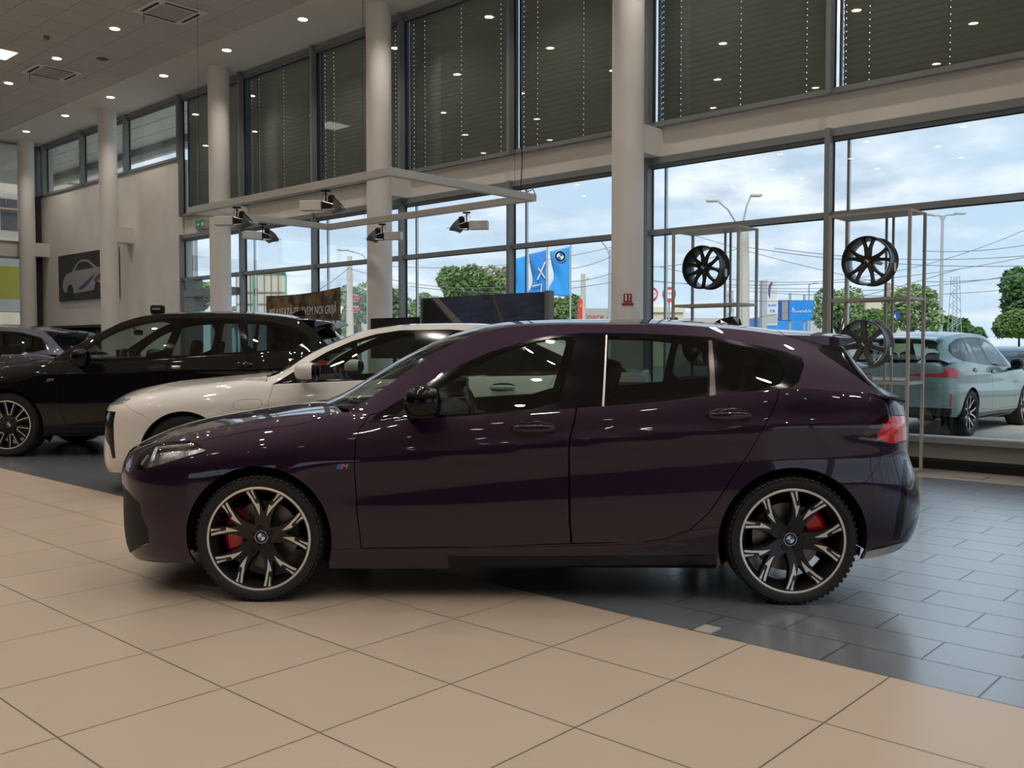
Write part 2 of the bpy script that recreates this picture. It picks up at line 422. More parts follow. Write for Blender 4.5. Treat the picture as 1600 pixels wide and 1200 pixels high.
def rim_meshes(R, w, style, rot=0):
    """returns (rim bmesh, machined face bmesh or None); wheel plane XZ, outside towards +Y"""
    bm = BM()
    lathe(bm, [(R*.955, w*.5), (R, w*.5), (R, w*.42), (R*.93, w*.36), (R*.88, w*.1), (R*.88, -w*.3), (R*.95, -w*.42), (R, -w*.45), (R, -w*.5), (R*.93, -w*.5),
               (R*.86, -w*.36), (R*.85, -w*.1), (R*.87, w*.3), (R*.93, w*.44)], 72, closed=True)
    fy = lambda r: w*.5 - R*.03 - R*.16*max(0, 1-r/(R*.95))**1.2
    mf = None
    if style == 'arrow':
        mf = BM()
        for k in range(5):
            ph = 70 - 72*k + rot
            for sg in (1, -1):
                c = lambda r: ph + sg*(6.5 + (r-.3)*19)
                beam(bm, [tuple(x*R for x in pol(r, c(r))) for r in (.16, .3, .46, .62, .78, .93, .97)], [R*q for q in (.13, .12, .085, .075, .07, .075, .10)], -R*.11, 0, fy)
                f2 = lambda r: fy(r) + R*.006
                W_ = lambda a, b: (R*a, R*b) if sg > 0 else (R*b, R*a)
                beam(mf, [tuple(x*R for x in pol(r, c(r))) for r in (.44, .52, .60, .66)], [W_(.002, .002), W_(.014, .026), W_(.026, .044), W_(.034, .060)], -R*.01, 0, f2)
                beam(mf, [tuple(x*R for x in pol(r, c(r))) for r in (.655, .68, .80, .935)], [W_(.034, .018), W_(.042, -.002), W_(.056, -.014), W_(.074, -.030)], -R*.01, 0, f2)
                beam(mf, [tuple(x*R for x in pol(r, c(r))) for r in (.76, .86, .955)], [W_(-.022, .040), W_(-.016, .042), W_(-.012, .075)], -R*.01, 0, f2)
        lathe(mf, [(R*.955, w*.5+.001), (R*.985, w*.5+.003), (R*1.0, w*.5+.001), (R*.985, w*.5-.002)], 72, closed=True)
    elif style == 'outline':
        mf = BM()
        for k in range(7):
            ph = 90 + rot + k*360/7
            for sg in (1, -1):
                c = lambda r: ph + sg*(10 + (r-.3)*6)
                beam(bm, [tuple(x*R for x in pol(r, c(r))) for r in (.16, .3, .5, .75, .97)], [R*q for q in (.11, .09, .06, .06, .08)], -R*.11, 0, fy)
                f2 = lambda r: fy(r) + R*.006
                e = lambda r: c(r) - sg*2.5
                beam(mf, [tuple(x*R for x in pol(r, e(r))) for r in (.42, .6, .8, .95)], [R*.015]*4, -R*.01, 0, f2)
            beam(mf, [tuple(x*R for x in pol(.42, ph+a)) for a in (-8, -3, 3, 8)], [R*.015]*4, -R*.01, 0, lambda r: fy(r)+R*.006)
        lathe(mf, [(R*.955, w*.5+.001), (R*.985, w*.5+.003), (R*1.0, w*.5+.001), (R*.985, w*.5-.002)], 72, closed=True)
    elif style in ('twin', 'vee', 'seven', 'ten'):
        n, sp, sl = {'twin': (5, 7, 12), 'vee': (5, 10, 17), 'seven': (7, 0, 0), 'ten': (5, 8, 16)}[style]
        if style == 'ten': mf = BM()
        for k in range(n):
            ph = 90 + rot + k*360/n
            for sg in ((1, -1) if sp else (0,)):
                c = lambda r: ph + sg*(sp + (r-.3)*sl)
                ww = (.10, .085, .055, .05, .075) if sp else (.13, .11, .085, .085, .11)
                beam(bm, [tuple(x*R for x in pol(r, c(r))) for r in (.16, .3, .55, .78, .97)], [R*q for q in ww], -R*.12, 0, fy)
                if style == 'seven':
                    for s2 in (1, -1):
                        beam(bm, [tuple(x*R for x in pol(r, ph + s2*(9-5*r))) for r in (.3, .6, .95)], [R*.022]*3, -R*.01, R*.02, fy)
                if mf is not None:
                    beam(mf, [tuple(x*R for x in pol(r, c(r))) for r in (.3, .6, .95)], [R*.045, R*.035, R*.045], -R*.005, R*.006, fy)
    # hub with bolt seats
    lathe(bm, [(.001, fy(0)+R*.0), (R*.12, fy(0)), (R*.235, fy(.2*R)-R*.01), (R*.26, fy(.2*R)-R*.1), (R*.2, -R*.1), (.001, -R*.1)], 40)
    for k in range(5):
        a = math.radians(90+rot+36+72*k); cx, cz = R*.19*math.cos(a), R*.19*math.sin(a)
        lathe(bm, [(.001, fy(.2*R)+R*.022), (R*.028, fy(.2*R)+R*.022), (R*.030, fy(.2*R)+R*.004), (R*.045, fy(.2*R)+R*.004), (R*.048, fy(.2*R)+R*.026), (R*.060, fy(.2*R)+R*.024), (R*.064, fy(.2*R)-R*.03)], 14, c=(cx, 0, cz))
    fix(bm); 
    if mf is not None: fix(mf)
    return bm, mf, fy(0)
def roundel(parent, r, y, M=None, name='badge'):
    """round badge with quartered blue and white centre; faces +Y of the parent"""
    M = M or Matrix(); bm = BM()
    T = lambda x, yy, z: M @ Vector((x, y+yy, z))
    def ring(r0, r1, a0, a1, h, mi, n=8):
        for k in range(n):
            a = a0+(a1-a0)*k/n; b = a0+(a1-a0)*(k+1)/n
            q = [T(r0*math.cos(a), h, r0*math.sin(a)), T(r1*math.cos(a), h, r1*math.sin(a)), T(r1*math.cos(b), h, r1*math.sin(b)), T(r0*math.cos(b), h, r0*math.sin(b))]
            vs = [bm.verts.new(v) for v in q]; bm.faces.new(vs[::-1]).material_index = mi
    P2 = math.pi/2
    ring(r*.9, r, 0, 2*math.pi, .0012, 3, 32); ring(r*.6, r*.9, 0, 2*math.pi, .001, 2, 32)
    for k in range(4): ring(r*.01, r*.6, k*P2, (k+1)*P2, .0012, k % 2, 8)
    lath = BM(); lathe(lath, [(r, .001), (r*1.0, -.012)], 32)
    me = bpy.data.meshes.new('t'); 
    for v in lath.verts: v.co = M @ (v.co + Vector((0, y, 0)))
    lath.to_mesh(me); lath.free(); bm.from_mesh(me); bpy.data.meshes.remove(me)
    return obj(name, bm, [MT['white_em'], MT['blue_em'], MT['gloss_black'], MT['silver']], parent)
def tyre_mesh(R, Rr, w):
    bm = BM(); s = R - Rr
    half = [(Rr*.97, .44), (Rr*1.01, .475), (Rr+s*.25, .505), (Rr+s*.5, .52), (Rr+s*.75, .51), (R-.022, .48), (R-.008, .44), (R-.002, .39)]
    prof = [(r, w*h) for r, h in half]
    for g in (.3, .12, -.12, -.3): prof += [(R, w*(g+.025)), (R-.008, w*(g+.02)), (R-.008, w*(g-.02)), (R, w*(g-.025))]
    prof += [(r, -w*h) for r, h in half[::-1]]
    lathe(bm, prof, 96)
    # shoulder blocks
    for sgn in (1, -1):
        for k in range(64):
            a = 2*math.pi*k/64
            M = Matrix.Rotation(-a, 4, 'Y') @ Matrix.Translation((R-.0085, sgn*w*.44, 0))
            cbox(bm, (0, 0, 0), (.010, w*.075, R*.055), 0, M @ Matrix.Rotation(sgn*.5, 4, 'Z') if False else M @ Matrix.Rotation(-sgn*.45, 4, 'Z'))
    return bm
_WC = {}
def wheel(parent, x, y, R, Rr, w, style, side, rot=0, rimmat='rim_black', face='machined', cal=True, detail=True, fast=False):
    """one wheel of a car: rim with tyre, machined face and badge, plus brake disc and caliper"""
    key = (R, Rr, w, style, rot, rimmat)
    if key not in _WC:
        rb, mf, hy = rim_meshes(Rr, w*.92, style, rot)
        o1 = obj('wheel', rb, MT[rimmat], parent, smooth='auto'); 
        t = obj('tire', tyre_mesh(R, Rr, w), MT['rubber'], o1, smooth='auto')
        f = obj('machined_face', mf, MT[face], o1, smooth='auto') if mf is not None else None
        b = roundel(o1, Rr*.125, hy + .004)
        db = BM(); Rd = Rr*.66
        lathe(db, [(Rd*.25, .012), (Rd, .012), (Rd, -.012), (Rd*.25, -.012)], 48, closed=True); lathe(db, [(Rd*.45, .05), (Rd*.5, .012)], 32); lathe(db, [(.01, .05), (Rd*.45, .05)], 32)
        dsk = obj('brake_disc', db, MT['disc'], parent, smooth='auto')
        _WC[key] = (o1, [c for c in (t, f, b) if c], dsk); new = True
    else: new = False
    o, ch, dsk = _WC[key]
    if not new:
        q = o.copy(); link(q, parent)
        for c in ch: link(c.copy(), q)
        dk = dsk.copy(); link(dk, parent); o, dsk = q, dk
    rz = 0 if side > 0 else math.pi
    o.location = (x, side*(y - w/2), R); o.rotation_euler = (0, 0, rz)
    dsk.location = (x, side*(y - w*.62), R); dsk.rotation_euler = (0, 0, rz)
    if cal:
        bm = BM(); Rd = Rr*.66; a0, a1 = cal if isinstance(cal, tuple) else (20, 75)
        n = 10; prof = [(Rd*.62, .045), (Rd*1.03, .05), (Rd*1.14, .035), (Rd*1.14, -.04), (Rd*.62, -.04)]
        lathe(bm, prof, n, a0=math.radians(a0), a1=math.radians(a1), closed=True)
        me = bm; 
        bmesh.ops.holes_fill(me, edges=me.edges); fix(me)
        c = obj('brake_caliper', me, MT['red_cal'], parent, smooth='auto'); c.location = (x, side*(y - w*.6), R); c.rotation_euler = (0, 0, 0 if side > 0 else 0)
        if side > 0 and x > 0:
            text('caliper_marking', 'M', .04, MT['white_em'], c, Matrix.Translation((Rd*.86*math.cos(math.radians((a0+a1)/2-8)), .053, Rd*.86*math.sin(math.radians((a0+a1)/2-8)))) @ Matrix.Rotation(math.pi, 4, 'Z') @ Matrix.Rotation(math.pi/2, 4, 'X'), .001, .25)
    return o
# ---------------------------------------------------------------- cabin furniture
def seat(parent, x, y, w=.5, h=.62, z=.36, back=.25, m='leather', bench=False):
    bm = BM()
    superell(bm, (x, y, z+.05), (.26, w/2, .10), 4)
    M = Matrix.Rotation(-back, 4, 'Y')
    superell(bm, (x-.26-.05, y, z+.05+h*.46), (.085, w/2*.98, h*.5), 4, M=M)
    k = [0] if not bench else [-w*.3, w*.3]
    for d in k:
        superell(bm, (x-.26-.05-h*.24, y+d, z+h+.13), (.05, .13, .10), 3.5, M=M)
        tube(bm, [(x-.42, y+d-.05, z+h-.06), (x-.46, y+d-.05, z+h+.12)], .007, 6); tube(bm, [(x-.42, y+d+.05, z+h-.06), (x-.46, y+d+.05, z+h+.12)], .007, 6)
    return obj('rear_bench' if bench else 'seat', bm, MT[m], parent, smooth=True)
def cabin(root, sh, p):
    fx, rx = p['seats']; yb = p['seaty']; z = p.get('seatz', .36); hh = p.get('seath', .62)
    for s_ in (1, -1): seat(root, fx, s_*yb, z=z, h=hh)
    seat(root, rx, 0, w=1.15, z=z+.03, h=hh*.92, bench=True)
    dx, dz = p['dash']
    bm = BM(); superell(bm, (dx, 0, dz-.16), (.30, sh.W(dx)*.80, .16), 5, (28, 10)); obj('dashboard', bm, MT['cabin'], root, smooth=True)
    bm = BM(); M = Matrix.Translation((dx-.40, yb, dz-.08)) @ Matrix.Rotation(math.radians(-68), 4, 'Y')
    pts = [M @ Vector((.18*math.cos(2*math.pi*k/28), .18*math.sin(2*math.pi*k/28), 0)) for k in range(29)]
    tube(bm, pts, .016, 8, cap=False)
    for a in (0, 120, 240):
        q = math.radians(a+90); tube(bm, [M @ Vector((0, 0, 0)), M @ Vector((.18*math.cos(q), .18*math.sin(q), 0))], .014, 6)
    superell(bm, M @ Vector((0, 0, 0)), (.05, .05, .05), 3); tube(bm, [M @ Vector((0, 0, 0)), M @ Vector((0, 0, -.25))], .03, 8)
    obj('steering_wheel', bm, MT['leather'], root, smooth=True)
    bm = BM(); cbox(bm, (dx-.16, -.05, dz+.02), (.02, .55, .13), 0); obj('display', bm, MT['gloss_black'], root, bevel=.004)
    hz = p['mirror_in']; bm = BM(); superell(bm, (hz[0], 0, hz[1]), (.02, .12, .035), 4); tube(bm, [(hz[0], 0, hz[1]), (hz[0]+.06, 0, hz[1]+.06)], .01)
    obj('rear_view_mirror', bm, MT['gloss_black'], root, smooth=True)
# ---------------------------------------------------------------- whole car
def car(name, label, loc, fw, p, full=True):
    root = thing(name, label, 'car', loc, math.atan2(fw[1], fw[0]))
    sh = CarShape(p); paint = MT[p['paint']]; st = p.get('step', .04)
    u0, u1 = sh.xr - sh.Lr, sh.xf + sh.Lf
    us = list(np.linspace(u0, u1, 90))
    dom = [(u, sh.zb(u)) for u in us] + [(u, sh.zs(u)) for u in us[::-1]]
    R = p['archR']; holes = []
    for wx in p['wx']:
        hp = []
        for k in range(41):
            a = -.35 + (math.pi+.7)*k/40; x = wx + R*math.cos(a); z = p['wz'] + R*math.sin(a)*p.get('archk', 1)
            hp.append((sh.u_of(x, z) if (x > sh.xf or x < sh.xr) else x, z))
        hp = [(hp[0][0], -.1)] + hp + [(hp[-1][0], -.1)] ; holes.append(hp)
    low = p['low']; P1, T1 = cdt(dom, [(n, q, g) for n, q, m, g, c, lb in low], holes, st)
    # greenhouse flank
    rail = p['rail']; gd = p['gdom']
    P2, T2 = cdt(gd, [(n, q, g) for n, q, m, g, c, lb in p['up']], [], st)
    fl_ = lambda u, z: sh.side(u, z); fg = lambda u, z: sh.green(u, z)
    spec = {}
    for n, q, m, g, c, lb in low: spec.setdefault(n, [m, c, lb, []])[3].append((fl_, P1, T1.get(n, [])))
    for n, q, m, g, c, lb in p['up']: spec.setdefault(n, [m, c, lb, []])[3].append((fg, P2, T2.get(n, [])))
    spec['rest_low'] = [p['paint'], True, None, [(fl_, P1, T1['rest'])]]
    spec['rest_up'] = [p['paint'], True, None, [(fg, P2, T2['rest'])]]
    shell = []
    # merge by object name; entries called skin:* go into the main shell with their own material
    for n, (m, both, lb, src) in spec.items():
        geos = [panel_geo(f, P, t, 0) for f, P, t in src if len(t)]
        if not geos: continue
        if n in ('rest_low', 'rest_up'):
            for s_ in (0, 1): shell += [(*g, s_) for g in geos]
            continue
        nm = n.split('#')[0]; isg = m.startswith('glass') or m == 'lens'
        th = 0 if isg else .012
        mats = [MT[m]] if isg else [MT[m], MT['liner']]
        if both: mesh_panel(nm, [(*g, s_) for g in geos for s_ in (0, 1)], mats, root, th, lb)
        else:
            for s_ in (0, 1): mesh_panel(nm, [(*g, s_) for g in geos], mats, root, th, lb)
    # roof, windscreen, rear window, bonnet, boot
    e0 = p['rail']; rx = smooth_tab(e0)            # rail height over x
    xa, xb = p['roofx']                            # header and rear end of the roof
    def edge(x): q = sh.green(x, rx(x)); return q
    def roof(a, b):
        x = xa + (xb-xa)*a; e = edge(x); q = 2*b-1; y = e[1]*q
        dxe = p.get('bowf', .07)*(1-q*q)*(1-a)**3 - p.get('bowr', .05)*(1-q*q)*a**3
        return (x+dxe, y, e[2] + sh.roofc(x)*(1-abs(q)**2.4))
    G = grid_geo(roof, 40, 28); roofparts = [(*G, 0)]
    shell += roofparts
    mesh_panel('body_shell', shell, [paint, MT['liner']], root, .012)
    def scr(xs0, zs0, xs1, bow0, bow1, c0, c1):
        def f(a, b):
            x = xs0 + (xs1-xs0)*a; e = edge(x) ; q = 2*b-1
            bw = bow0 + (bow1-bow0)*a; cc = c0 + (c1-c0)*a
            return (e[0] + bw*(1-q*q), e[1]*q, e[2] + cc*(1-abs(q)**2.4))
        return f
    w0 = p['wsx']; G = grid_geo(scr(w0, 0, xa, p['wsbow'], p.get('bowf', .07), .012, sh.roofc(xa)), 24, 28)
    mesh_panel('windshield', [(*G, 0)], [MT[p.get('wsm', 'glass_ws')]], root, 0)
    if p.get('rgx'):
        r0 = p['rgx']; G = grid_geo(scr(r0, 0, xb, -p['rgbow'], -p.get('bowr', .05), .01, sh.roofc(xb)), 18, 24)
        mesh_panel('rear_window', [(*G, 0)], [MT[p.get('rgm', 'glass_black')]], root, 0)
    def lidfn(ua, ub, ca, cb, k):
        def f(a, b):
            u = ua + (ub-ua)*a; E = sh.side(u, sh.zs(u)); q = abs(2*b-1); sg = 1 if b > .5 else -1
            cx = ca + (cb-ca)*a**k; zc = sh.zc(cx); w = 1-q
            return (E[0] + (cx-E[0])*w, sg*E[1]*q, E[2] + (zc-E[2])*(1-q*q))
        return f
    h = p['hood']; G = grid_geo(lidfn(h[0], u1, h[1], h[2], h[3]), 40, 30); mesh_panel('hood', [(*G, 0)], [paint, MT['liner']], root, .012)
    if p.get('deck'):
        h = p['deck']; G = grid_geo(lidfn(h[0], u0, h[1], h[2], h[3]), 24, 26); mesh_panel('trunk_lid', [(*G, 0)], [paint, MT['liner']], root, .012)
    # wheel housings, floor pan
    for wx in p['wx']:
        for s_ in (1, -1):
            bm = BM(); lathe(bm, [(R+.045, s_*(p['wy']-.05)), (R-.004, s_*(p['wy']-.045)), (R-.004, s_*(p['wy']-.33))], 32, a0=-.12, a1=math.pi+.12, c=(wx, 0, p['wz']))
            lathe(bm, [(R-.012, s_*(p['wy']-.06)), (R-.012, s_*(p['wy']-.33))], 6, a0=-.24, a1=-.12, c=(wx, 0, p['wz'])); lathe(bm, [(R-.012, s_*(p['wy']-.06)), (R-.012, s_*(p['wy']-.33))], 6, a0=math.pi+.12, a1=math.pi+.24, c=(wx, 0, p['wz']))
            lathe(bm, [(R-.01, s_*(p['wy']-.33)), (.02, s_*(p['wy']-.33))], 28, a0=-.6, a1=math.pi+.6, c=(wx, 0, p['wz']))
            obj('wheel_housing', bm, MT['liner'], root, smooth=True)
    bm = BM(); xm0, xm1 = p['wx'][1]+R, p['wx'][0]-R
    box(bm, xm0, xm1, -p['wy']+.06, p['wy']-.06, p['floor'], p['floor']+.06)
    box(bm, p['wx'][1]-R-.25, p['wx'][1]-R, -.6, .6, p['floor']+.08, p['floor']+.14); box(bm, p['wx'][0]+R, p['wx'][0]+R+.3, -.6, .6, p['floor']+.03, p['floor']+.08)
    box(bm, p['wx'][1]-R, xm0, -p['wy']+.36, p['wy']-.36, p['floor']+.02, p['floor']+.08); box(bm, xm1, p['wx'][0]+R, -p['wy']+.36, p['wy']-.36, p['floor']+.02, p['floor']+.08)
    obj('underbody', bm, MT['liner'], root)
    for i, wx in enumerate(p['wx']):
        for s_ in (1, -1):
            wheel(root, wx, p['wy'], p['R'], p['Rr'], p['tw'], p['wstyle'], s_, p.get('wrot', (0, 0))[i], p.get('rimmat', 'rim_black'), cal=p['cal'][i] if p.get('cal') else None)
    # door mirrors
    mx, mz, my = p['mirror']
    for s_ in (1, -1):
        bm = BM(); sx, sz = p.get('mirs', (.09, .08))
        superell(bm, (mx, s_*my, mz), (sx, .10, sz), 2.6, (26, 16)); m1 = obj('mirror', bm, MT[p.get('mirm', p['paint'])], root, smooth=True)
        bm = BM(); superell(bm, (mx-sx*.62, s_*my, mz), (sx*.42, .088, sz*.84), 3, (20, 12)); obj('mirror_glass', bm, MT['gloss_black'], m1, smooth=True)
        bm = BM(); superell(bm, (mx, s_*(my-.02), mz-sz*.78), (sx*.9, .085, sz*.28), 3, (20, 10)); tube(bm, [(mx+.03, s_*(my-.02), mz-sz*.8), (mx+.07, s_*(my-.16), mz-sz*1.05)], .028, 8)
        obj('mirror_base', bm, MT['gloss_black'], m1, smooth=True)
    # door handles
    for (hx, hz2) in p['handles']:
        for s_ in (1, -1):
            q = sh.side(hx, hz2); y = q[1]
            bm = BM(); superell(bm, (hx, s_*(y-.006), hz2), (.116, .017, .045), 2.1, (24, 10)); h1 = obj('door_handle', bm, MT[p.get('hcup', 'gloss_black')], root, smooth=True)
            bm = BM(); superell(bm, (hx, s_*(y+.018), hz2+.006), (.108, .014, .020), 2.6, (24, 10)); obj('handle_bar', bm, paint, h1, smooth=True)
    cabin(root, sh, p)
    return root, sh
# ---------------------------------------------------------------- purple hatchback
PUR = dict(paint='purple', step=.034,
 W=[(-2.2,.87),(-1.3,.893),(-.9,.885),(0,.882),(.9,.885),(1.33,.893),(1.62,.885)],
 zb=[(-2.52,.30),(-2.2,.28),(-1.9,.245),(-1.68,.222),(-1.4,.20),(-.94,.182),(.95,.158),(1.62,.18),(2.0,.165),(2.3,.15),(2.52,.14)],
 zs=[(-2.52,.965),(-2.05,.975),(-1.75,1.04),(-1.5,1.062),(-1.344,1.072),(-1.25,1.066),(-.92,1.033),(-.615,.998),(-.254,.971),(.437,.932),(.7,.935),(.95,.945),(1.22,.925),(1.44,.895),(1.62,.858),(1.85,.80),(2.15,.735),(2.52,.685)],
 topf=[(-2.52,.92),(-1.7,.92),(-1.3,.925),(.5,.925),(.95,.86),(1.3,.80),(1.7,.79),(2.52,.80)],
 zc=[(.9,.985),(1.22,.962),(1.44,.932),(1.66,.90),(1.87,.858),(2.05,.79),(2.16,.73),(2.24,.685)],
 xn=[(.1,2.15),(.2,2.23),(.35,2.24),(.5,2.24),(.6,2.255),(.7,2.24),(.85,2.15)],
 xt=[(.2,-1.99),(.3,-2.09),(.45,-2.12),(.6,-2.09),(.75,-2.04),(.95,-2.03),(1.1,-1.99)],
 yr=[(.93,.755),(.7,.69),(.45,.64),(.2,.60),(-.3,.59),(-1.0,.565),(-1.4,.54),(-1.6,.53),(-1.9,.66)],
 roofc=[(-1.8,.03),(-1.5,.04),(-.8,.045),(0,.04),(.3,.02)],
 xf=1.62, xr=-1.62, Lf=.9, Lr=.9, nf=2.5, nr=2.9,
 rail=[(.93,.945),(.829,.995),(.664,1.112),(.469,1.244),(.288,1.334),(.17,1.368),(0,1.386),(-.263,1.394),(-.636,1.394),(-1.017,1.376),(-1.391,1.332),(-1.55,1.302),(-1.655,1.278),(-1.72,1.20),(-1.78,1.11),(-1.83,1.045),(-1.92,1.0)],
 crease=[[-1.9,-1.3,-.9,-.2,.8,1.2],[.90,.885,.855,.80,.715,.70],[.6,1,1,.8,.6,0]],
 wx=(1.332,-1.322), wz=.318, wy=.882, archR=.366, R=.318, Rr=.262, tw=.225, wstyle='arrow', wrot=(-44,-32), cal=((-22,46),(138,168)),
 roofx=(.205,-1.60), wsx=.90, wsbow=.26, bowf=.09, rgx=-1.885, rgbow=.13, bowr=.06, hood=(.93,1.17,2.24,1.0), floor=.17,
 seats=(.0,-.95), seaty=.37, dash=(.66,.96), mirror_in=(.36,1.25), mirror=(.495,1.013,.985), mirs=(.088,.080), mirm='gloss_black', hcup='gloss_black',
 handles=[(-.041,.867),(-1.008,.932)])
_dlo = [(.7903,.8963),(.4382,.9214),(-.2535,.9717),(-.6119,.9976),(-.9118,1.035),(-1.266,1.0707),(-1.3233,1.077),(-1.3608,1.1017),(-1.4133,1.1863),(-1.4122,1.2216),(-1.375,1.243),(-1.2445,1.2739),(-1.007,1.3236),(-.7819,1.3390),(-.52,1.349),(-.3,1.350),(-.15,1.338),(-.0375,1.318),(.185,1.2508),(.3317,1.1853),(.5051,1.0914),(.6543,.9968),(.7471,.9397)]
_fg = smooth_poly([(.44,.934),(-.1673,.9731),(-.2044,1.1216),(-.2496,1.2673),(-.2576,1.328),(-.1849,1.331),(-.0358,1.304),(.1845,1.2329),(.3303,1.1579),(.4737,1.0669),(.62,.965),(.655,.928)], 1)
_rg = [(-.3976,.9988),(-.9097,1.0475),(-.9416,1.3102),(-.7804,1.3265),(-.43,1.3332)]
_qg = smooth_poly([(-.958,1.0527),(-1.2539,1.0799),(-1.2935,1.1235),(-1.3128,1.1801),(-1.2869,1.2314),(-1.2121,1.264),(-1.0038,1.3036),(-.985,1.3066)], 1)
_fd = [(.79,.935),(.8084,.8982),(.8292,.8733),(.8473,.8083),(.8501,.6799),(.8384,.4565),(.8252,.3262),(.8211,.2693),(.225,.2785),(-.2308,.2972),(-.2204,.4216),(-.2167,.7769),(-.2232,.8333),(-.2497,.9297),(-.2695,1.05),(.3,1.05)]
_rd = [(-.2695,1.05),(-.2497,.9297),(-.2232,.8333),(-.2167,.7769),(-.2204,.4216),(-.2308,.2972),(-.5704,.3051),(-.70,.325),(-.8214,.3755),(-.9136,.4633),(-1.0162,.6219),(-1.0862,.7223),(-1.1668,.8656),(-1.2469,1.0115),(-1.2733,1.12)]
_hl = smooth_poly([(1.955,.650),(1.9461,.694),(1.919,.7416),(1.8504,.776),(1.7306,.795),(1.6536,.798),(1.6161,.778),(1.5982,.7603),(1.6475,.7353),(1.7503,.692),(1.8705,.6568)], 1)
_tl = smooth_poly([(-1.6327,.8281),(-1.6483,.8753),(-1.6925,.9215),(-1.7748,.9433),(-1.8917,.9352),(-2.05,.93),(-2.28,.90),(-2.28,.84),(-2.05,.80),(-1.915,.8046),(-1.8059,.7937),(-1.7043,.8119)], 1)
PUR['low'] = [
 ('side_window#f', _fg, 'glass_front', 0, False, None), ('side_window#r', _rg, 'glass_priv', 0, False, None), ('side_window#q', _qg, 'glass_black', 0, False, None),
 ('window_trim', _dlo, 'gloss_black', 0, False, None),
 ('headlight', _hl, 'lens', .003, False, None),
 ('light_guide', [(-1.70,.815),(-1.70,.822),(-1.80,.868),(-1.93,.905),(-2.2,.905),(-2.2,.89),(-1.95,.888),(-1.84,.855)], 'red_bright', 0, False, 'bright red light bar'),
 ('smoked_lens', [(-1.6327,.8281),(-1.6483,.8753),(-1.6925,.9215),(-1.7748,.9433),(-1.83,.938),(-1.74,.89),(-1.70,.845),(-1.76,.80),(-1.7043,.8119)], 'smoke_red', 0, False, None),
 ('tail_light', _tl, 'red_lens', .003, False, None),
 ('grille', [(2.22,.46),(2.26,.62),(2.34,.655),(2.505,.655),(2.51,.60),(2.49,.46)], 'gloss_black', .003, False, 'black kidney grille'),
 ('air_intake', [(2.153,.56),(2.016,.529),(1.903,.483),(1.889,.419),(1.848,.351),(1.851,.279),(2.10,.182),(2.52,.17),(2.52,.32),(2.24,.33),(2.2,.45)], 'matt_black', .002, False, None),
 ('door#f', _fd, 'purple', .005, False, None), ('door#r', _rd, 'purple', .005, False, None),
 ('skirt_trim', [(.386,.1),(.386,.2331),(-.254,.2357),(-.944,.246),(-.99,.1)], 'gloss_black', 0, False, None),
 ('side_skirt', [(1.02,.1),(1.02,.268),(.9562,.2654),(.2252,.2748),(-.2532,.2904),(-.57,.299),(-.70,.318),(-.8214,.3705),(-.9437,.388),(-1.02,.39),(-1.02,.1)], 'purple', .002, False, None),
 ('bumper_trim', [(-1.6645,.2),(-1.6645,.262),(-1.70,.272),(-1.818,.290),(-1.93,.295),(-2.0,.285),(-1.90,.262),(-1.76,.2)], 'silver', .001, False, 'shiny silver lower edge'),
 ('air_curtain', [(-1.79,.315),(-1.79,.45),(-1.85,.62),(-1.93,.71),(-1.985,.71),(-1.90,.60),(-1.85,.45),(-1.85,.315)], 'gloss_black', .002, False, None),
 ('hood_edge', [(.90,1.1),(.93,.965),(1.0047,.9216),(1.1314,.887),(1.3589,.8574),(1.6536,.798),(1.7306,.797),(1.8504,.778),(2.0646,.7157),(2.3,.70),(2.53,.695),(2.53,1.1)], 'purple', .002, True, None),
 ('diffuser', [(-1.6642,.262),(-1.70,.285),(-1.8546,.3053),(-1.9192,.4034),(-2.05,.42),(-2.52,.42),(-2.52,.2),(-1.66,.2)], 'gloss_black', .001, False, None),
 ('front_bumper', [(1.45,.64),(1.5157,.6399),(1.5982,.755),(1.6475,.7303),(1.7503,.687),(1.8705,.6518),(1.955,.645),(2.2,.66),(2.53,.668),(2.53,.1),(1.60,.1),(1.60,.5)], 'purple', .002, True, None),
 ('rear_bumper', [(-1.52,.587),(-1.5986,.587),(-1.6343,.609),(-1.7167,.7172),(-1.7319,.7907),(-1.8059,.789),(-1.915,.7996),(-2.53,.795),(-2.53,.1),(-1.6,.1),(-1.6,.4)], 'purple', .002, True, None),
]
PUR['up'] = [
 ('side_window#f', _fg, 'glass_front', 0, False, None), ('side_window#r', _rg, 'glass_priv', 0, False, None), ('side_window#q', _qg, 'glass_black', 0, False, None),
 ('divider_trim', [(-.918,1.03),(-.9437,1.312),(-.9637,1.310),(-.948,1.04)], 'trim', 0, False, None),
 ('divider_trim#b', [(-.383,.98),(-.415,1.34),(-.424,1.34),(-.394,.98)], 'silver', 0, False, None),
 ('window_trim', _dlo, 'gloss_black', 0, False, None),
 ('tail_fin', [(-1.5305,1.2474),(-1.52,1.268),(-1.66,1.34),(-1.95,1.12),(-1.95,.98),(-1.85,1.025),(-1.7169,1.089)], 'gloss_black', .002, False, None),
 ('door#f', _fd, 'purple', .005, False, None), ('door#r', _rd, 'purple', .005, False, None),
]
def gdom_of(p, x0, x1):
    sh = CarShape(dict(p, zr=p['rail'])); rl = smooth_tab(p['rail'])
    xs = list(np.linspace(x0, x1, 70)); return [(x, sh.zs(x)) for x in xs] + [(x, max(rl(x), sh.zs(x)+.002)) for x in xs[::-1]]
PUR['zr'] = PUR['rail']; PUR['gdom'] = gdom_of(PUR, .90, -1.885)
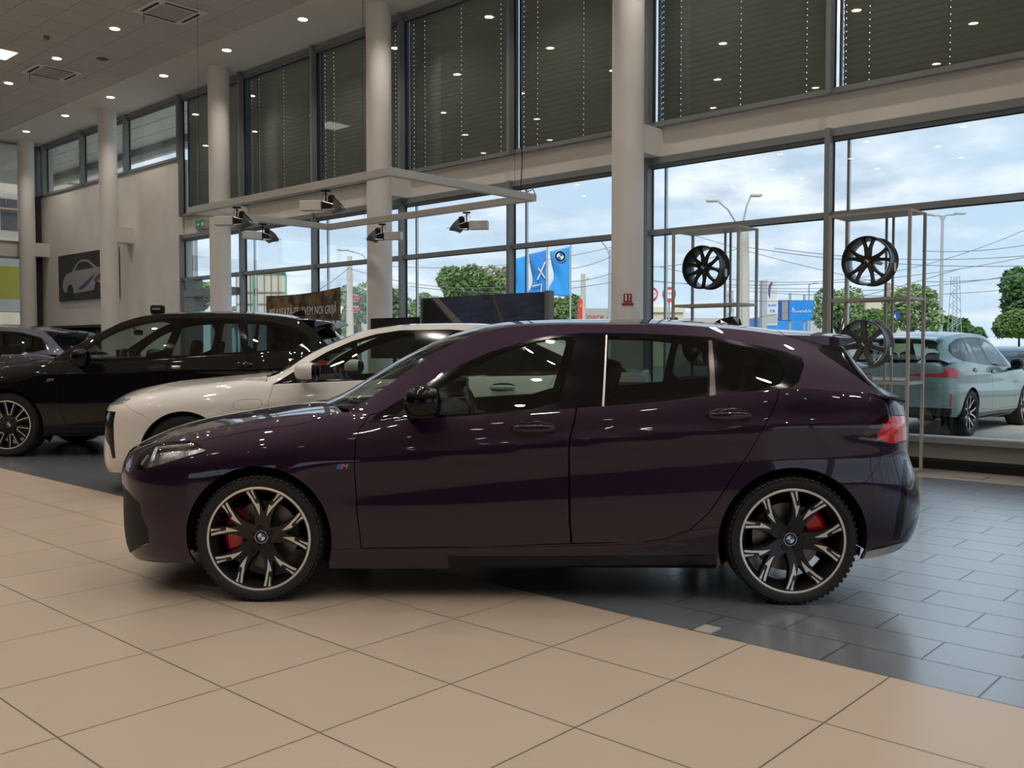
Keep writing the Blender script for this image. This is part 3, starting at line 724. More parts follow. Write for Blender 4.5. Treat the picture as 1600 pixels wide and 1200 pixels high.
# ---------------------------------------------------------------- white saloon
WHI = dict(paint='white_paint', step=.05,
 W=[(-2.4,.92),(-1.5,.95),(-.9,.935),(0,.93),(.9,.935),(1.5,.95),(1.85,.94)],
 zb=[(-2.9,.30),(-1.95,.25),(-1.0,.20),(1.0,.19),(1.85,.19),(2.9,.13)],
 zs=[(-2.9,1.05),(-2.3,1.06),(-1.9,1.07),(-1.6,1.05),(-.9,1.035),(-.27,1.013),(.538,.99),(.75,.98),(.985,.99),(1.43,.95),(1.77,.905),(2.05,.85),(2.4,.78),(2.9,.73)],
 topf=[(-2.9,.86),(-1.8,.90),(.5,.925),(1.0,.86),(1.4,.80),(2.9,.80)],
 zc=[(-2.62,1.07),(-2.2,1.11),(.7,1.07),(.985,1.045),(1.43,1.005),(1.77,.968),(1.99,.93),(2.16,.895),(2.28,.85),(2.42,.77)],
 xn=[(.1,2.36),(.25,2.42),(.5,2.415),(.65,2.41),(.8,2.38),(.9,2.3)], xt=[(.2,-2.5),(.45,-2.62),(.8,-2.62),(1.1,-2.58)],
 yr=[(.9,.80),(.5,.70),(.1,.63),(-.4,.61),(-1.2,.60),(-1.7,.60),(-2.2,.70)], roofc=[(-2.2,.01),(-1.6,.02),(-.8,.03),(.1,.015)],
 xf=1.85, xr=-1.85, Lf=.95, Lr=1.0, nf=2.6, nr=3,
 rail=[(.88,.99),(.70,1.055),(.50,1.188),(.30,1.293),(.174,1.348),(-.015,1.418),(-.173,1.448),(-.438,1.474),(-.95,1.478),(-1.3,1.445),(-1.7,1.34),(-2.1,1.17),(-2.3,1.075)],
 crease=[[-2,-1,1,1.4],[.90,.86,.80,.79],[.8,.8,.6,0]],
 wx=(1.4975,-1.4975), wz=.345, wy=.93, archR=.385, R=.345, Rr=.265, tw=.245, wstyle='twin', rimmat='rim_grey', cal=None,
 roofx=(-.10,-1.55), wsx=.80, wsbow=.16, bowf=.05, rgx=-2.22, rgbow=.16, bowr=.08, hood=(.81,.965,2.42,1.0), deck=(-2.2,-2.36,-2.62,1.0), floor=.18,
 seats=(-.1,-1.1), seaty=.40, dash=(.62,1.03), mirror_in=(.2,1.30), mirror=(.40,1.075,1.045), mirs=(.10,.078), mirm='white_paint',
 handles=[(-.25,.90),(-1.25,.93)])
_wd = [(.745,.955),(.694,.963),(-.27,1.005),(-.9,1.025),(-1.60,1.036),(-1.72,1.045),(-1.88,1.10),(-1.86,1.14),(-1.75,1.21),(-1.5,1.325),(-1.2,1.405),(-.76,1.437),(-.336,1.429),(-.121,1.395),(.089,1.333),(.305,1.237),(.442,1.152),(.56,1.075)]
_wf = smooth_poly([(.36,1.00),(-.375,1.035),(-.50,1.398),(-.336,1.407),(-.121,1.372),(.089,1.308),(.305,1.208),(.442,1.122),(.50,1.07),(.50,1.0)], 1)
_wr = smooth_poly([(-.60,1.045),(-1.30,1.06),(-1.40,1.35),(-1.2,1.385),(-.70,1.415)], 1)
_wq = [(-1.36,1.065),(-1.68,1.072),(-1.78,1.12),(-1.46,1.32)]
_wfd = [(.70,1.05),(.744,.921),(.767,.783),(.76,.5),(.72,.30),(-.42,.31),(-.42,.8),(-.46,1.2),(.3,1.2)]
_wrd = [(-.46,1.2),(-.42,.8),(-.42,.31),(-.98,.33),(-1.15,.5),(-1.35,.8),(-1.62,.90),(-1.69,1.02),(-1.70,1.2)]
WHI['low'] = [
 ('side_window#f', _wf, 'glass_front', 0, False, None), ('side_window#r', _wr, 'glass_priv', 0, False, None), ('side_window#q', _wq, 'glass_black', 0, False, None),
 ('window_trim', _wd, 'gloss_black', 0, False, None),
 ('headlight', [(1.955,.835),(2.03,.788),(2.23,.765),(2.36,.775),(2.36,.795),(2.29,.812),(2.1,.837)], 'lamp_white', .002, False, None),
 ('tail_light', [(-2.0,.86),(-2.1,.98),(-2.6,.97),(-2.6,.90),(-2.3,.87)], 'red_lens', .003, False, None),
 ('grille', [(2.085,.72),(2.095,.62),(2.075,.32),(2.12,.31),(2.16,.42),(2.3,.50),(2.795,.50),(2.795,.72)], 'gloss_black', .003, False, 'black upright grille'),
 ('charging_flap', smooth_poly([(1.06,.83),(1.07,.74),(.76+.06,.745),(.82,.84)], 2), 'white_paint', .003, False, None),
 ('door#f', _wfd, 'white_paint', .0035, False, None), ('door#r', _wrd, 'white_paint', .0035, False, None),
 ('side_skirt', [(1.1,.1),(1.1,.25),(-1.1,.27),(-1.1,.1)], 'gloss_black', 0, False, None),
 ('front_bumper', [(1.75,.62),(1.85,.70),(2.04,.815),(2.16,.775),(2.36,.75),(2.83,.745),(2.83,.1),(1.8,.1)], 'white_paint', .002, True, None),
 ('rear_bumper', [(-1.75,.60),(-1.95,.80),(-2.85,.80),(-2.85,.2),(-1.8,.2)], 'white_paint', .002, True, None)]
WHI['up'] = [e for e in WHI['low'] if e[0].split('#')[0] in ('side_window', 'window_trim', 'door')]
WHI['zr'] = WHI['rail']; WHI['gdom'] = gdom_of(WHI, .80, -2.24)
# ---------------------------------------------------------------- black sport utility
SUV = dict(paint='black_paint', step=.05,
 W=[(-2.3,.95),(-1.5,.99),(-.9,.965),(0,.955),(.9,.965),(1.5,.99),(1.88,.975)],
 zb=[(-2.85,.38),(-1.95,.33),(-1.05,.26),(1.05,.24),(1.88,.26),(2.85,.22)],
 zs=[(-2.85,1.20),(-2.2,1.215),(-1.64,1.235),(-1.316,1.215),(-.787,1.18),(-.25,1.15),(.346,1.12),(.6,1.115),(1.0,1.13),(1.42,1.09),(1.81,1.03),(2.2,.95),(2.85,.90)],
 topf=[(-2.85,.88),(-1.7,.91),(.5,.92),(1.0,.87),(1.4,.82),(2.85,.82)],
 zc=[(.9,1.21),(1.26,1.165),(1.6,1.12),(1.9,1.07),(2.2,1.0),(2.42,.90)],
 xn=[(.2,2.36),(.4,2.42),(.7,2.45),(.9,2.44),(1.05,2.36)], xt=[(.3,-2.35),(.5,-2.45),(.8,-2.46),(1.1,-2.42),(1.3,-2.36)],
 yr=[(1.0,.84),(.6,.76),(.2,.69),(-.4,.675),(-1.2,.665),(-1.8,.65),(-2.3,.72)], roofc=[(-2.2,.015),(-1.9,.03),(-.8,.05),(.2,.035)],
 xf=1.88, xr=-1.88, Lf=.95, Lr=.95, nf=2.8, nr=3,
 rail=[(1.0,1.14),(.6,1.38),(.4,1.495),(.2,1.59),(-.05,1.655),(-.4,1.682),(-1.0,1.685),(-1.5,1.662),(-1.85,1.615),(-2.0,1.54),(-2.18,1.36),(-2.32,1.23)],
 crease=[[-2,-1,1,1.4],[1.05,1.02,.97,.96],[.8,.8,.6,0]],
 wx=(1.4875,-1.4875), wz=.375, wy=.97, archR=.425, R=.375, Rr=.285, tw=.28, wstyle='outline', cal=((-35,38),(140,170)), wrot=(8,20),
 roofx=(.15,-1.95), wsx=.97, wsbow=.24, bowf=.09, rgx=-2.30, rgbow=.07, bowr=.05, rgm='glass_priv', hood=(1.0,1.22,2.42,1.0), floor=.26,
 seats=(-.1,-1.05), seaty=.43, seatz=.50, seath=.64, dash=(.66,1.17), mirror_in=(.32,1.47), mirror=(.55,1.165,1.075), mirs=(.10,.10), mirm='gloss_black',
 handles=[(-.28,1.03),(-1.30,1.07)])
_sd = [(.80,1.10),(.346,1.105),(-.25,1.135),(-.787,1.165),(-1.316,1.20),(-1.70,1.225),(-2.02,1.30),(-2.03,1.40),(-1.90,1.50),(-1.6,1.578),(-1.45,1.60),(-.995,1.628),(-.421,1.628),(-.161,1.61),(.123,1.55),(.301,1.478),(.50,1.365),(.68,1.24)]
_sf = smooth_poly([(.62,1.145),(-.30,1.165),(-.44,1.595),(-.161,1.58),(.123,1.515),(.301,1.445),(.50,1.325),(.66,1.20)], 1)
_sr = [(-.42,1.18),(-.87,1.205),(-.98,1.60),(-.54,1.605)]
_sv = [(-.925,1.208),(-1.27,1.228),(-1.16,1.592),(-1.02,1.60)]
_sq = smooth_poly([(-1.34,1.235),(-1.70,1.25),(-1.97,1.32),(-1.96,1.39),(-1.84,1.47),(-1.5,1.55),(-1.24,1.585)], 1)
_sfd = [(.80,1.25),(.86,1.0),(.86,.6),(.80,.38),(-.36,.38),(-.36,.9),(-.42,1.25)]
_srd = [(-.42,1.25),(-.36,.9),(-.36,.38),(-.96,.42),(-1.10,.55),(-1.22,.85),(-1.32,1.0),(-1.33,1.25)]
SUV['low'] = [
 ('side_window#f', _sf, 'glass_front', 0, False, None), ('side_window#r', _sr, 'glass_priv', 0, False, None), ('side_window#v', _sv, 'glass_priv', 0, False, None), ('side_window#q', _sq, 'glass_black', 0, False, None),
 ('window_trim', _sd, 'gloss_black', 0, False, None),
 ('headlight', [(1.95,.93),(2.05,.985),(2.4,.95),(2.45,.88),(2.2,.87)], 'lamp_white', .003, False, None),
 ('tail_light', smooth_poly([(-1.90,.99),(-2.0,1.09),(-2.12,1.135),(-2.30,1.13),(-2.29,1.04),(-2.72,1.03),(-2.72,.985),(-2.3,.98),(-2.1,.955)], 1), 'red_lens', .003, False, None),
 ('grille', [(2.5,.55),(2.48,.88),(2.82,.88),(2.8,.55)], 'gloss_black', .003, False, None),
 ('air_intake', [(2.25,.35),(2.3,.6),(2.42,.6),(2.5,.42),(2.83,.42),(2.83,.25),(2.4,.25)], 'matt_black', .002, False, None),
 ('reflector', [(-2.16,.50),(-2.16,.72),(-2.20,.72),(-2.20,.50)], 'red_lens', 0, False, None),
 ('door#f', _sfd, 'black_paint', .0035, False, None), ('door#r', _srd, 'black_paint', .0035, False, None),
 ('side_skirt', [(1.1,.1),(1.1,.34),(-1.1,.36),(-1.1,.1)], 'gloss_black', .001, False, None),
 ('diffuser', [(-2.1,.2),(-2.14,.48),(-2.85,.50),(-2.85,.2)], 'gloss_black', .001, False, None),
 ('front_bumper', [(1.75,.75),(1.9,.85),(2.2,.86),(2.84,.865),(2.84,.1),(1.85,.1)], 'black_paint', .002, True, None),
 ('rear_bumper', [(-1.75,.72),(-1.95,.80),(-2.84,.80),(-2.84,.2),(-1.85,.2)], 'black_paint', .002, True, None)]
SUV['up'] = [e for e in SUV['low'] if e[0].split('#')[0] in ('side_window', 'window_trim', 'door')]
SUV['zr'] = SUV['rail']; SUV['gdom'] = gdom_of(SUV, .97, -2.31)
def rescale(p, k, kw=None, **ov):
    """the same kind of car at another size"""
    kw = kw or k; q = dict(p)
    for a in ('zb', 'zs', 'zc', 'roofc', 'rail', 'zr', 'gdom', 'handles'): q[a] = [(x*k, z*k) for x, z in p[a]]
    for a in ('W', 'yr'): q[a] = [(x*k, y*kw) for x, y in p[a]]
    q['topf'] = [(x*k, y) for x, y in p['topf']]; q['xn'] = [(z*k, x*k) for z, x in p['xn']]; q['xt'] = [(z*k, x*k) for z, x in p['xt']]
    for a in ('xf', 'xr', 'Lf', 'Lr', 'wz', 'archR', 'R', 'Rr', 'tw', 'wsx', 'wsbow', 'bowf', 'bowr', 'rgx', 'rgbow', 'floor', 'seaty', 'seatz', 'seath'):
        if a in p: q[a] = p[a]*k
    q['wy'] = p['wy']*kw; q['wx'] = tuple(x*k for x in p['wx']); q['roofx'] = tuple(x*k for x in p['roofx'])
    q['hood'] = tuple(x*k for x in p['hood'][:3]) + (1.0,)
    if p.get('deck'): q['deck'] = tuple(x*k for x in p['deck'][:3]) + (1.0,)
    q['seats'] = tuple(x*k for x in p['seats']); q['dash'] = tuple(x*k for x in p['dash']); q['mirror_in'] = tuple(x*k for x in p['mirror_in'])
    q['mirror'] = (p['mirror'][0]*k, p['mirror'][1]*k, p['mirror'][2]*kw); q['mirs'] = tuple(x*k for x in p['mirs'])
    q['crease'] = [[x*k for x in p['crease'][0]], [x*k for x in p['crease'][1]], p['crease'][2]]
    pt = ov.get('paint', p['paint'])
    for a in ('low', 'up'): q[a] = [(n, [(x*k, z*k) for x, z in po], pt if m == p['paint'] else m, g, c, lb) for n, po, m, g, c, lb in p[a]]
    q.update(ov); return q
# ---------------------------------------------------------------- showroom shell
# window wall runs along X at y = 10..10.15, ceiling at 6.68, columns on y = 9.6
ZC = 6.68; YW = 10.0; YG = 10.15; XL = -26.45; MX = [-18.78 + 2.395*k for k in range(0, 12)]
def tiles(name, col, gap, w, h, ox, oy, off, rough, var=.05, mortar=.006, noise=.06, bumpd=.0, fres=.5, ns=3):
    """rectangular tiles laid from world position (ox, oy)"""
    m = bpy.data.materials.new(name); m.use_nodes = True; t = m.node_tree; b = t.nodes['Principled BSDF']
    tc = t.nodes.new('ShaderNodeTexCoord'); mp = t.nodes.new('ShaderNodeMapping'); t.links.new(tc.outputs['Object'], mp.inputs[0])
    mp.inputs['Location'].default_value = (-ox, -oy, 0)
    br = t.nodes.new('ShaderNodeTexBrick'); t.links.new(mp.outputs[0], br.inputs['Vector'])
    br.inputs['Scale'].default_value = 1; br.inputs['Brick Width'].default_value = w; br.inputs['Row Height'].default_value = h
    br.inputs['Mortar Size'].default_value = mortar/2; br.inputs['Mortar Smooth'].default_value = .2; br.inputs['Bias'].default_value = 0
    br.offset = off; br.offset_frequency = 2; br.squash = 1
    br.inputs['Color1'].default_value = (*[c*(1-var) for c in col], 1); br.inputs['Color2'].default_value = (*[c*(1+var) for c in col], 1); br.inputs['Mortar'].default_value = (*gap, 1)
    nz = t.nodes.new('ShaderNodeTexNoise'); nz.inputs['Scale'].default_value = ns; nz.inputs['Detail'].default_value = 6; t.links.new(tc.outputs['Object'], nz.inputs['Vector'])
    mr = t.nodes.new('ShaderNodeMapRange'); mr.inputs['To Min'].default_value = 1-noise*1.6; mr.inputs['To Max'].default_value = 1+noise*1.6; t.links.new(nz.outputs[0], mr.inputs['Value'])
    mx = t.nodes.new('ShaderNodeVectorMath'); mx.operation = 'SCALE'; t.links.new(br.outputs[0], mx.inputs[0]); t.links.new(mr.outputs[0], mx.inputs['Scale'])
    t.links.new(mx.outputs[0], b.inputs['Base Color'])
    b.inputs['Roughness'].default_value = rough; b.inputs['Specular IOR Level'].default_value = fres
    bp = t.nodes.new('ShaderNodeBump'); bp.inputs['Strength'].default_value = .25; bp.inputs['Distance'].default_value = .002; bp.invert = True
    t.links.new(br.outputs['Fac'], bp.inputs['Height']); t.links.new(bp.outputs[0], b.inputs['Normal'])
    return m
beige = tiles('beige_stone_tiles', (.45, .37, .295), (.13, .115, .085), .6, .6, -2.512-60, 3.61-60, 0, .30, .02, .008, .035, ns=2.0)
dark = tiles('dark_slate_planks', (.155, .172, .20), (.04, .036, .036), .6, .295, -1.295-60, 3.61-.295*200, .5, .26, .05, .009, .05, fres=1.0)
_b = dark.node_tree.nodes['Principled BSDF']; _b.inputs['Coat Weight'].default_value = .9; _b.inputs['Coat Roughness'].default_value = .22; _b.inputs['Coat IOR'].default_value = 2.0
_t = dark.node_tree; _k = [x for x in _t.nodes if x.bl_idname == 'ShaderNodeTexBrick'][0]; _m = _t.nodes.new('ShaderNodeMath'); _m.operation = 'SUBTRACT'; _m.inputs[0].default_value = .95; _t.links.new(_k.outputs['Fac'], _m.inputs[1]); _t.links.new(_m.outputs[0], _b.inputs['Coat Weight'])
light_strip = tiles('light_stone_strip', (.34, .30, .25), (.2, .17, .14), .6, .6, 0, 0, 0, .4)
paintm = mat('warm_white_wall_paint', (.80, .765, .715), .85, noise=.05, nscale=1.6)
plaster = mat('ceiling_plasterboard', (.78, .74, .67), .9)
colm = mat('column_paint', (.82, .79, .745), .8, noise=.04, nscale=2)
frame = mat('grey_window_frame', (.27, .29, .295), .45, .2)
frame_dk = mat('dark_window_gasket', (.012, .013, .014), .5)
pane = glass('window_pane', (.90, .93, .92), 1.5)
ctile = tiles('ceiling_tiles', (.62, .585, .54), (.32, .30, .27), .6, .6, 0.15, 8.75-60, 0, .9, .02, .012, .03)
bm = BM(); box(bm, -40, 8.2, -16, 3.61, -.12, 0); struct('floor', bm, beige)
bm = BM(); box(bm, -40, 8.2, 3.61, 9.49, -.12, 0); struct('floor', bm, dark)
bm = BM(); box(bm, -40, 8.2, 9.49, 10.35, -.12, 0); struct('floor', bm, light_strip)
bm = BM(); box(bm, -40, 8.2, -16, 8.75, ZC, ZC+.15); struct('ceiling', bm, ctile)
bm = BM(); box(bm, -40, 8.2, 8.75, 10.35, ZC-.002, ZC+.15); box(bm, -40, 8.2, 8.73, 8.76, ZC-.012, ZC+.1); struct('ceiling', bm, plaster)
# window-wall masonry: spandrel band, sill, solid part, the lintel over the side openings
bm = BM(); box(bm, MX[0], 8.2, YG-.01, YG+.30, 3.70, 4.085); struct('wall_north', bm, paintm)
bm = BM(); box(bm, MX[0], 8.2, YG-.03, YG+.30, .125, .285); struct('wall_north', bm, mat('sill_panel', (.28, .27, .235), .6))
bm = BM(); box(bm, MX[0], 8.2, YG+.05, YG+.30, 0, .125); struct('baseboard_north', bm, mat('dark_plinth', (.016, .018, .022), .4))
bm = BM(); box(bm, MX[0], 8.2, YG+.01, YG+.3, .085, .125); struct('baseboard_north', bm, mat('brown_plinth_edge', (.05, .045, .04), .4))
bm = BM()
box(bm, XL, MX[0]-.03, YG-.05, YG+.30, 1.86, 5.33); box(bm, XL, -26.0, YG-.05, YG+.3, 0, 1.86); box(bm, -22.0, MX[0]-.03, YG-.05, YG+.30, 0, 1.86)
struct('wall_north', bm, paintm)
# shelf alcove under the picture
bm = BM(); box(bm, -26.0, -22.0, YG+.02, YG+.05, 1.80, 1.86); box(bm, -26.0, -22.0, YG+1.0, YG+1.05, 0, 1.9); box(bm, -26.05, -26.0, YG+.25, YG+1.0, 0, 1.9); box(bm, -22.0, -21.95, YG+.25, YG+1, 0, 1.9); box(bm, -26, -22, YG+.25, YG+1, 1.88, 1.93)
box(bm, -26, -22, YG+.25, YG+1, -.05, 0)
struct('wall_alcove', bm, mat('alcove_grey', (.10, .105, .10), .7))
# remaining room sides behind and beside the camera
bkw = mat('back_wall', (.085, .075, .065), .9); bm = BM(); box(bm, -40, 8.2, -16.2, -16, 2.7, ZC); box(bm, -40, 8.2, -16.2, -16, 0, 1.3); box(bm, -40, 0, -16.2, -16, 1.3, 2.7); [box(bm, x, x+.5, -16.2, -16, 1.3, 2.7) for x in (0, 3, 5.5, 7.7)]; struct('wall_south', bm, bkw)
bm = BM(); box(bm, 8.2, 8.5, -16.2, 10.4, 3.7, ZC); box(bm, 8.2, 8.5, -16.2, 10.4, 0, .3); box(bm, 8.2, 8.5, -16.2, -3.8, .3, 3.7); box(bm, 8.2, 8.5, 10.15, 10.4, .3, 3.7); struct('wall_east', bm, bkw)
# ---------------------------------------------------------------- window frames
MT['sill_alu'] = mat('pale_sill_aluminium', (.8, .8, .8), .4, .2)
def win(name, x0, x1, z0, z1, trans=(), wide=.028, parent=None):
    bm = BM(); w = wide
    box(bm, x0, x0+w, YW, YG, z0, z1); box(bm, x1-w, x1, YW, YG, z0, z1)
    box(bm, x0+w, x1-w, YW+.06, YG, z1-.085, z1); box(bm, x0+w, x1-w, YW+.06, YG, z0, z0+.06)
    box(bm, x0+w, x1-w, YW+.10, YG, z1-.13, z1-.085)
    for t in trans: box(bm, x0+w, x1-w, YW+.05, YG, t-.032, t+.032)
    o = struct(name, bm, frame)
    if z0 < 1:
        bm = BM(); box(bm, x0+.135, x0+.165, YG+.08, YG+.12, z0, z1); obj('blind_guide', bm, MT['silver'], o)
    bm = BM(); box(bm, x0+w+.002, x1-w-.002, YG-.012, YG-.006, z0+.03, z1-.09); p = obj('pane', bm, pane, o)
    bm = BM(); g = .010
    for a, b in ((x0+w, x0+w+g), (x1-w-g, x1-w)): box(bm, a, b, YG-.04, YG-.013, z0+.06, z1-.13)
    for t in [z0+.06, z1-.13-g] + [t+.032 for t in trans] + [t-.032-g for t in trans]: box(bm, x0+w, x1-w, YG-.04, YG-.013, t, t+g)
    obj('gasket', bm, frame_dk, o)
    return o
n = 90
for k in range(6):
    y0 = -3.8 + 2.325*k; n += 1; bm = BM(); box(bm, 8.2, 8.36, y0, y0+.05, .3, 3.7); box(bm, 8.2, 8.36, y0+2.275, y0+2.325, .3, 3.7); box(bm, 8.24, 8.36, y0+.05, y0+2.275, 2.72, 2.78); box(bm, 8.24, 8.36, y0+.05, y0+2.275, .3, .36); box(bm, 8.24, 8.36, y0+.05, y0+2.275, 3.6, 3.7)
    o = struct('window_%d' % n, bm, frame); bm = BM(); box(bm, 8.33, 8.336, y0+.05, y0+2.275, .36, 3.6); obj('pane', bm, pane, o)
n = 0
for a, b in zip(MX, MX[1:]):
    n += 1; lo = win('window_%d' % n, a, b, .29, 3.70, (2.75,))
    bm = BM(); box(bm, a+.03, b-.03, YG-.035, YG+.01, .285, .31); box(bm, a+.03, b-.03, YG-.05, YG, .345, .362); obj('sill_rail', bm, MT['sill_alu'], lo)
    n += 1; win('window_%d' % n, a, b, 4.085, ZC)
LX = [XL+.02, -26.02, -23.66, -21.29, MX[0]-.02]
for a, b in zip(LX, LX[1:]):
    n += 1; win('window_%d' % n, a, b, 5.33, ZC, wide=.05)
# glazed end wall on the left (plane x = XL), bands of spandrel between the lights
def endwin(y0, y1, z0, z1):
    bm = BM(); box(bm, XL, XL+.12, y0, y0+.06, z0, z1); box(bm, XL, XL+.12, y1-.06, y1, z0, z1); box(bm, XL, XL+.12, y0, y1, z1-.05, z1); box(bm, XL, XL+.12, y0, y1, z0, z0+.05)
    global n; n += 1; o = struct('window_%d' % n, bm, frame); bm = BM(); box(bm, XL+.02, XL+.026, y0+.06, y1-.06, z0+.05, z1-.05); obj('pane', bm, pane, o)
for k in range(5):
    y1 = YG - .25 - k*2.4
    for z0, z1 in ((4.05, ZC), (1.15, 3.69)): endwin(y1-2.4, y1, z0, z1)
bm = BM(); box(bm, XL-.2, XL+.1, -2.2, YG-.25, 3.69, 4.05); box(bm, XL-.2, XL+.1, -2.2, YG-.25, 0, 1.15); box(bm, XL-.2, XL+.1, -16.2, -2.2, 0, ZC); box(bm, XL-.2, XL+.02, YG-.25, YG+.3, 0, ZC); struct('wall_west', bm, paintm)
bm = BM(); box(bm, XL+.02, XL+.07, YG-.25, YG-.05, 0, 5.33); struct('trim_1', bm, mat('brown_corner_strip', (.06, .045, .04), .6))
# ---------------------------------------------------------------- columns with their corbels
for k in range(6):
    x = -26.04 + 4.81*k
    lab = ['white round column at the far left corner', 'white round column in front of the wall picture', 'white round column behind the black car, by the exit sign', 'white round column behind the hanging frame, left of the blue flags', 'white round column with the red fire sign', 'white round column right of the view'][k]
    bm = BM(); lathe(bm, [(.199, 0), (.199, ZC)], 48, 'Z', c=(x, 9.6, 0)); o = obj('column', bm, colm, smooth=True); tag(o, lab, 'column', 'round white columns along the window wall')
    bm = BM(); box(bm, x-.17, x+.17, 9.62, YG, 3.70, 4.05); obj('corbel', bm, colm, o)
# ---------------------------------------------------------------- blinds outside the upper windows
slat = mat('grey_green_blind_slat', (.30, .31, .27), .5, .1)
def blind(x0, x1, bx, k):
    bm = BM(); pitch = .072; z = 4.11; y = YG+.09; i = 0
    cords = [x0+.10, x0+.36, x0+.36+(x1-x0-.72)/2, x1-.36]
    cuts = []
    for c_ in cords: cuts += [(c_-.006, c_+.006)]
    while z < ZC-.04:
        xs = [x0+.075] + [v for c_ in cuts for v in c_] + [x1-.05]
        dy = .022
        def quad(a, b, za, zb_, ya, yb):
            vs = [bm.verts.new(v) for v in ((a, ya, za), (b, ya, za), (b, yb, zb_), (a, yb, zb_))]; bm.faces.new(vs)
        for j in range(0, len(xs), 2):
            a, b = xs[j], xs[j+1]; quad(a, b, z-.006, z+.030, y+dy, y+.004); quad(a, b, z+.030, z+.078, y+.004, y-dy+.012)
        for a, b in cuts: quad(a, b, z-.006, z+.024, y+dy, y+.006); quad(a, b, z+.035, z+.078, y+.002, y-dy+.012)
        z += pitch; i += 1
    o = obj('blind', bm, slat); tag(o, k, 'blind', 'closed blinds outside the upper windows')
    bm = BM()
    for c_ in cords[1:]: box(bm, c_-.0045, c_-.0015, y-.022, y-.018, 4.1, ZC)
    box(bm, x0+.04, x0+.055, y-.03, y+.03, 4.1, ZC); box(bm, x1-.05, x1-.03, y-.03, y+.03, 4.1, ZC); box(bm, x0+.04, x1-.04, y-.03, y+.03, ZC-.09, ZC)
    obj('guide_rail', bm, frame_dk, o)
bl = ['closed grey blind in the leftmost tall upper window, beside the solid wall', 'closed grey blind just right of the column by the exit sign', 'closed grey blind left of the column behind the hanging frame', 'closed grey blind just right of the column behind the hanging frame',
 'closed grey blind left of the column with the red fire sign', 'closed grey blind just right of the column with the red fire sign', 'closed grey blind at the top right corner of the view',
 'closed grey blind above the column right of the racks', 'closed grey blind at the right end of the window wall']
for k in range(9): blind(MX[k], MX[k+1], 0, bl[k])
# ---------------------------------------------------------------- ceiling fittings
lamp_em = mat('downlight_glow', (1, .93, .82), .5, emit=(1, .88, .72), estr=14); ring = mat('downlight_ring', (.7, .66, .6), .4)
spots = [(-13.0+2.35*k, 9.15) for k in range(-5, 9)] + [(-15.73+2.4*k, 7.27) for k in range(-3, 9)]
for row in (5.4, 3.5, 1.6, -.3, -2.2, -4.1, -6.0, -8.0): spots += [(-20.5+2.4*k + (1.2 if row in (3.5, -.3, -4.1) else 0), row) for k in range(0, 14)]
def vis(x, y, z):
    a = math.radians(42.35); f = (-math.sin(a), math.cos(a)); r_ = (math.cos(a), math.sin(a)); d = x*f[0]+y*f[1]
    if d < .1: return None
    return 800+1453*(x*r_[0]+y*r_[1])/d, 544-1453*(z-1.27)/d
dl = None
for k, (x, y) in enumerate(spots):
    v = vis(x, y, ZC); seen = v and -20 < v[0] < 1620 and v[1] > -20
    if dl is None:
        bm = BM(); lathe(bm, [(.075, 0), (.098, -.006), (.10, 0)], 28, 'Z'); dl = obj('downlight', bm, ring, smooth=True)
        bm = BM(); lathe(bm, [(.001, -.002), (.076, -.002)], 28, 'Z'); bmesh.ops.reverse_faces(bm, faces=bm.faces); dg = obj('lamp_disc', bm, lamp_em, dl); o = dl
        li = bpy.data.lights.new('downlight_beam', 'SPOT'); li.energy = 96; li.color = (1, .91, .81); li.spot_size = math.radians(120); li.spot_blend = .8; li.shadow_soft_size = .07
    else: o = dl.copy(); link(o); c_ = dg.copy(); link(c_, o)
    o.location = (x, y, ZC-.004)
    lo = bpy.data.objects.new('downlight_beam', li); link(lo, o); lo.location = (0, 0, -.02)
    row = 'row nearest the window wall' if y > 9 else ('second row from the window wall' if y > 7 else 'rows over the showroom floor')
    tag(o, 'round recessed ceiling downlight in the ' + row, 'ceiling light', 'recessed downlights, ' + row)
def cassette(x, y, lab):
    t = thing('air_conditioner', lab, 'air conditioner', (x, y, ZC), 0, 'ceiling air conditioners')
    w = mat('ac_panel', (.82, .80, .76), .5); bm = BM(); box(bm, -.42, .42, -.42, .42, -.03, -.001); obj('panel', bm, w, t, bevel=.008)
    bm = BM()
    for i in range(14): box(bm, -.26, .26, -.26+i*.038, -.26+i*.038+.018, -.045, -.03)
    box(bm, -.27, .27, -.27, .27, -.036, -.031); obj('grille', bm, mat('ac_grille', (.55, .53, .5), .6), t)
    for s_ in (1, -1):
        bm = BM(); box(bm, -.27, .27, s_*.345-.025, s_*.345+.025, -.034, -.0305); obj('air_slot', bm, MT['matt_black'], t)
        bm = BM(); box(bm, s_*.345-.025, s_*.345+.025, -.27, .27, -.034, -.0305); obj('air_slot', bm, MT['matt_black'], t)
    bm = BM(); tube(bm, [(-.3, -.30, -.03), (-.3, -.30, -.20)], .006, 6); obj('sensor_stem', bm, MT['trim'], t)
cassette(-14.25, 7.5, 'square white ceiling air conditioner nearer the camera, top of the photo'); cassette(-19.07, 7.55, 'square white ceiling air conditioner farther away, left of the speaker')
bm = BM(); lathe(bm, [(.001, -.01), (.09, -.012), (.11, 0)], 28, 'Z'); o = obj('ceiling_speaker', bm, mat('speaker_mesh', (.13, .12, .11), .7), smooth=True, loc=(-17.53, 7.86, ZC-.002)); tag(o, 'round dark flush ceiling speaker between two downlights', 'speaker')
bm = BM(); lathe(bm, [(.001, -.05), (.03, -.05), (.05, -.03), (.05, 0)], 16, 'Z'); o = obj('smoke_detector', bm, mat('detector', (.2, .16, .12), .6), smooth=True, loc=(-17.0, 6.65, ZC-.002)); tag(o, 'small brown smoke detector on the tiled ceiling', 'smoke detector')
